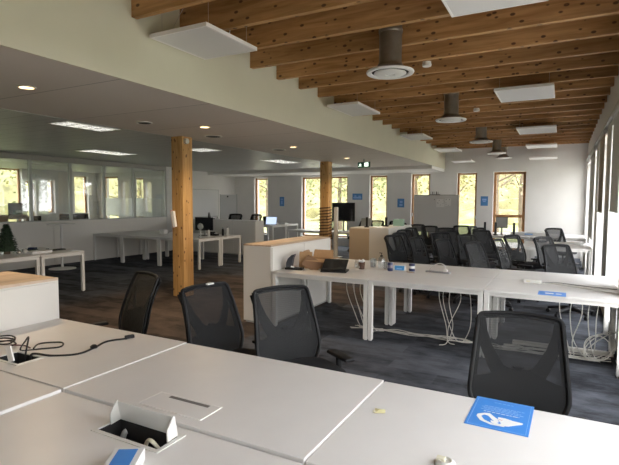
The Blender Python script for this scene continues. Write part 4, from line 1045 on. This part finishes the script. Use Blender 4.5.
# ------------------------------------------------------------------ wall items
def poster(x,z_,w,h,l,blocks):
    t=thing('poster',l,'poster',(x,YB-.012,z_))
    MB().box(-w/2,w/2,0,.008,-h/2,h/2).build('poster_sheet',M['bluep'],t)
    b=MB()
    for a,c,d,e in blocks: b.box(a*w,c*w,-.002,0,d*h,e*h)
    b.build('poster_print',M['paleblue'],t)
poster(-9.72,1.62,.20,.36,'blue portrait poster between the two left far windows',[(-.1,.12,-.3,.1),(-.25,.25,.2,.3)])
poster(-6.55,1.81,.38,.22,'small landscape seaside picture right of the wide window',[(-.4,.4,-.3,-.05),(-.3,-.1,0,.2),(.1,.35,.0,.15)])
poster(-4.94,1.59,.24,.30,'blue portrait poster beside the mobile whiteboard',[(-.2,.25,-.35,-.1),(-.15,.25,.0,.25)])
poster(-2.22,1.67,.22,.30,'blue portrait poster left of the open far right window',[(-.3,.3,.05,.25),(-.2,.2,-.1,0)])
# whiteboards
t=thing('whiteboard','large whiteboard fixed on the left wall behind the timber column','whiteboard',(-11.99,14.1,1.05))
MB().box(0,.02,-.95,.80,0,1.0).build('board_face',M['wboard'],t); MB().box(0,.025,-.97,-.95,-.02,1.02).box(0,.025,.8,.82,-.02,1.02).box(0,.025,-.95,.8,1.0,1.02).box(0,.06,-.95,.8,-.03,0).build('board_frame',M['alu'],t)
t=thing('flip_chart','white flip chart on dark-edged stand in the far left corner','flip chart',(-11.55,15.0,0),-1.15+PI/2)
MB().box(-.32,.32,-.01,.01,.85,1.88).build('chart_board',M['wboard'],t); MB().box(-.34,-.32,-.015,.015,.3,1.9).box(.32,.34,-.015,.015,.3,1.9).build('chart_frame',M['alu'],t)
MB().tube([(-.28,.0,.9),(-.32,-.3,0)],.012,8).tube([(.28,0,.9),(.32,-.3,0)],.012,8).tube([(0,.02,1.5),(0,.5,0)],.012,8).build('chart_legs',M['alu'],t)
MB().lathe([(.03,0),(.03,.02)],n=12,M=Matrix.Translation((-.03,-.012,1.80)) @ Matrix.Rotation(PI/2,4,'X')).build('magnet',M['black'],t)
t=thing('mobile_whiteboard','grey-white mobile whiteboard with papers pinned on, before the far windows','whiteboard',(-3.42,14.6,0))
MB().box(-.65,.65,-.012,.012,.75,1.83).build('board_face',M['wboard'],t)
MB().box(-.67,-.65,-.02,.02,.1,1.85).box(.65,.67,-.02,.02,.1,1.85).box(-.65,.65,-.02,.02,1.83,1.85).box(-.65,.65,-.03,.03,.72,.75).build('board_frame',M['alu'],t)
MB().box(-.70,-.62,-.3,.3,.04,.1).box(.62,.70,-.3,.3,.04,.1).build('board_feet',M['alu'],t)
for sx in (-.66,.66):
    for sy in (-.27,.27): MB().lathe([(.02,-.012),(.022,0),(.02,.012)],n=12,M=Matrix.Translation((sx,sy,.022)) @ Matrix.Rotation(PI/2,4,'Y')).build('caster',M['black'],t)
MB().box(.02,.26,-.016,-.012,1.48,1.72).box(.28,.45,-.016,-.012,1.52,1.74).build('pinned_sheet',M['paper'],t)
wr=MB(); rnd=random.Random(9)
for k in range(10): x_=.04+rnd.random()*.36; z_=1.52+rnd.random()*.18; wr.box(x_,x_+.03,-.018,-.016,z_,z_+.008)
for x_ in (-.05,.3,.4): wr.box(x_,x_+.02,-.018,-.012,1.70,1.72)
wr.build('pinned_marks',mat('ink',(.1,.1,.12),.6),t)
t=thing('marker_tray','row of black marker pens resting on the top edge of the mobile whiteboard','marker pens',(-3.45,14.6,1.85)); 
MB().box(-.16,.16,-.02,.02,0,.012).build('tray',M['black'],t)
for k in range(5): MB().lathe([(.013,.012),(.013,.085),(.008,.1)],c=(-.12+.055*k,0,0),n=8).build('marker',M['black'] if k%2 else M['alu'],t,smooth=True)

# ------------------------------------------------------------------ outside
structbox('ground', -60, 50, -30, 80, -.4, -.12, m=M['grass'])
structbox('bounce_ground', XR+.36, XR+9, YN-2, YB+6, -.12, -.08, m=mat('pale_bounce',(.50,.47,.42),.9,noise=.1,nscale=40))  # unseen pale ground added to bounce daylight up to the ceiling
structbox('bounce_ground', XO-4, XR+.36, YB+.36, YB+6, -.12, -.08, m=bpy.data.materials['pale_bounce'])  # same added bounce surface, outside the back wall
bm_=MB(); rnd=random.Random(21)
def bank(path,hmax,label):
    m=MB(); nx=len(path); rows=10
    vs=[];fs=[]
    for i,(x_,y_,nx_,ny_) in enumerate(path):
        for j in range(rows+1):
            t_=j/rows; h_=hmax*(t_**1.1)*(1+.15*math.sin(i*.9+j)) ; dd=t_*5
            vs.append((x_+nx_*dd+rnd.uniform(-.4,.4),y_+ny_*dd+rnd.uniform(-.4,.4),-.2+h_+rnd.uniform(-.35,.35)*(j>0)))
    for i in range(nx-1):
        for j in range(rows): a=i*(rows+1)+j; fs.append((a,a+rows+1,a+rows+2,a+1))
    o=m.add(vs,fs).build('woodland_bank',M['bank']); tag(o,label,'undergrowth',kind='stuff')
bank([(-60+i*2.0,38+2*math.sin(i*.5),0,1) for i in range(46)],5.5,'yellow-green undergrowth and hillside beyond the far windows')
bank([(-34+math.sin(i)*.8,-10+i*2.0,-1,0) for i in range(22)],5,'yellow-green undergrowth outside the side office windows')
def tree(x,y,h,lm,label,seed):
    r=random.Random(seed)
    t=thing('tree',label,'tree',(x,y,-.12),0,'trees outside the windows')
    tr=MB(); base=[(0,0,0),(r.uniform(-.1,.1),.05,h*.35),(r.uniform(-.25,.25),0,h*.7),(r.uniform(-.3,.3),0,h)]
    tr.tube(spline(base,5),[.16-.13*i/15 for i in range(16)],8)
    ends=[]
    for k in range(12):
        zz=h*r.uniform(.25,.95); a_=r.random()*2*PI; L=h*.28*r.uniform(.6,1.1)*(1.2-zz/h*.6)
        e=Vector((math.cos(a_)*L,math.sin(a_)*L,zz+L*.6)); b0=Vector((0,0,zz)); mid=(b0+e)/2+Vector((0,0,-.1)); tr.tube([b0,mid,e],[.05,.035,.012],6); ends+= [mid,e]
    tr.build('trunk',M['trunk'],t,smooth=True)
    lf=MB()
    for k in range(1300):
        c=r.choice(ends); p=c+Vector((r.gauss(0,.55),r.gauss(0,.55),r.gauss(0,.5))); a_=Vector((r.uniform(-1,1),r.uniform(-1,1),r.uniform(-1,1))).normalized()*.10; b_=a_.cross(Vector((r.uniform(-1,1),.3,r.uniform(-1,1)))).normalized()*.065
        lf.quad(p-a_,p-b_,p+a_,p+b_)
    lf.build('foliage',lm,t)
    return t
TR=[(-17.5,27,7,'leafA','pale yellow tree far out beyond the leftmost far window'),(-14.2,24,6,'leafB','green tree outside the narrow left far window'),(-12.2,27,7,'leafA','yellow-leaved tree outside the left part of the wide far window'),(-10.2,25,6,'leafB','green-leaved tree outside the right part of the wide far window'),(-8.7,30,8,'leafC','russet tree outside the narrow window right of the seaside picture'),(-7.0,25,6,'leafA','yellow tree outside the window behind the mobile whiteboard'),(-4.9,24,6,'leafA','yellow-green tree outside the narrow window right of the mobile whiteboard'),(-3.0,26,8,'leafC','bare-trunked russet tree outside the open far right window'),(-2.1,30,8,'leafB','greenish tree farther back outside the open far right window'),(-24,22,6,'leafA','yellow tree outside the left window of the glazed office end wall'),(-20.5,20,6,'leafB','green tree outside the right window of the glazed office end wall'),(-25,12,6,'leafB','green tree outside the leftmost office side window'),(-26,16.5,6,'leafA','yellow tree outside the farther office side window'),(9,20,7,'leafB','green tree outside the right-hand windows')]
for i,(x_,y_,h_,m_,l_) in enumerate(TR): tree(x_,y_,h_,M[m_],l_,100+i)

# ------------------------------------------------------------------ light
w=bpy.data.worlds.new('overcast'); S.world=w; w.use_nodes=True; nt=w.node_tree
bg=nt.nodes['Background']; bg.inputs[1].default_value=3.4
tc=nt.nodes.new('ShaderNodeTexCoord'); sp=nt.nodes.new('ShaderNodeSeparateXYZ'); rp=nt.nodes.new('ShaderNodeValToRGB')
rp.color_ramp.elements[0].position=.0; rp.color_ramp.elements[0].color=(.97,.97,.97,1); rp.color_ramp.elements[1].position=.8; rp.color_ramp.elements[1].color=(.90,.94,1,1)
nt.links.new(tc.outputs['Generated'],sp.inputs[0]); nt.links.new(sp.outputs['Z'],rp.inputs[0]); nt.links.new(rp.outputs[0],bg.inputs[0])
def portal(x,y,z_,sx,sy,rot):
    l=bpy.data.lights.new('window_portal','AREA'); l.shape='RECTANGLE'; l.size=sx; l.size_y=sy; l.cycles.is_portal=True
    o=bpy.data.objects.new('window_portal',l); COL.objects.link(o); o.location=(x,y,z_); o.rotation_euler=rot
for a,b,c,d in RW: portal(XR+.40,(a+b)/2,(c+d)/2,d-c,b-a,(0,PI/2,0))
for a,b,c,d,_ in BW: portal((a+b)/2,YB+.40,(c+d)/2,b-a,d-c,(-PI/2,0,0))
for a,b,c,d in OW+[(1,3,.2,2.6),(4.5,6.5,.2,2.6)]: portal(XO-.35,(a+b)/2,(c+d)/2,d-c,b-a,(0,-PI/2,0))
for a,b,c,d in OB: portal((a+b)/2,13.36,(c+d)/2,b-a,d-c,(-PI/2,0,0))

# ------------------------------------------------------------------ camera
cam=bpy.data.cameras.new('camera'); cam.sensor_width=36; cam.lens=36*476.98/619; cam.clip_start=.05; cam.clip_end=200
co=bpy.data.objects.new('camera',cam); COL.objects.link(co); S.camera=co
yw,pt,rl=.48817,.066219,-.004533
cy,sy,cp,sp_=math.cos(yw),math.sin(yw),math.cos(pt),math.sin(pt)
f=Vector((-sy*cp,cy*cp,-sp_)); r=Vector((cy,sy,0)); d=f.cross(r)
r2=r*math.cos(rl)+d*math.sin(rl); d2=-r*math.sin(rl)+d*math.cos(rl)
Mx=Matrix.Identity(4)
for i in range(3): Mx[i][0]=r2[i]; Mx[i][1]=-d2[i]; Mx[i][2]=-f[i]
Mx[2][3]=1.65
co.matrix_world=Mx
S.view_settings.view_transform='Standard'; S.view_settings.look='None'; S.view_settings.gamma=1; S.view_settings.use_curve_mapping=False
S.view_settings.exposure=1.33
S.cycles.max_bounces=14; S.cycles.diffuse_bounces=9; S.cycles.glossy_bounces=5; S.cycles.transparent_max_bounces=24
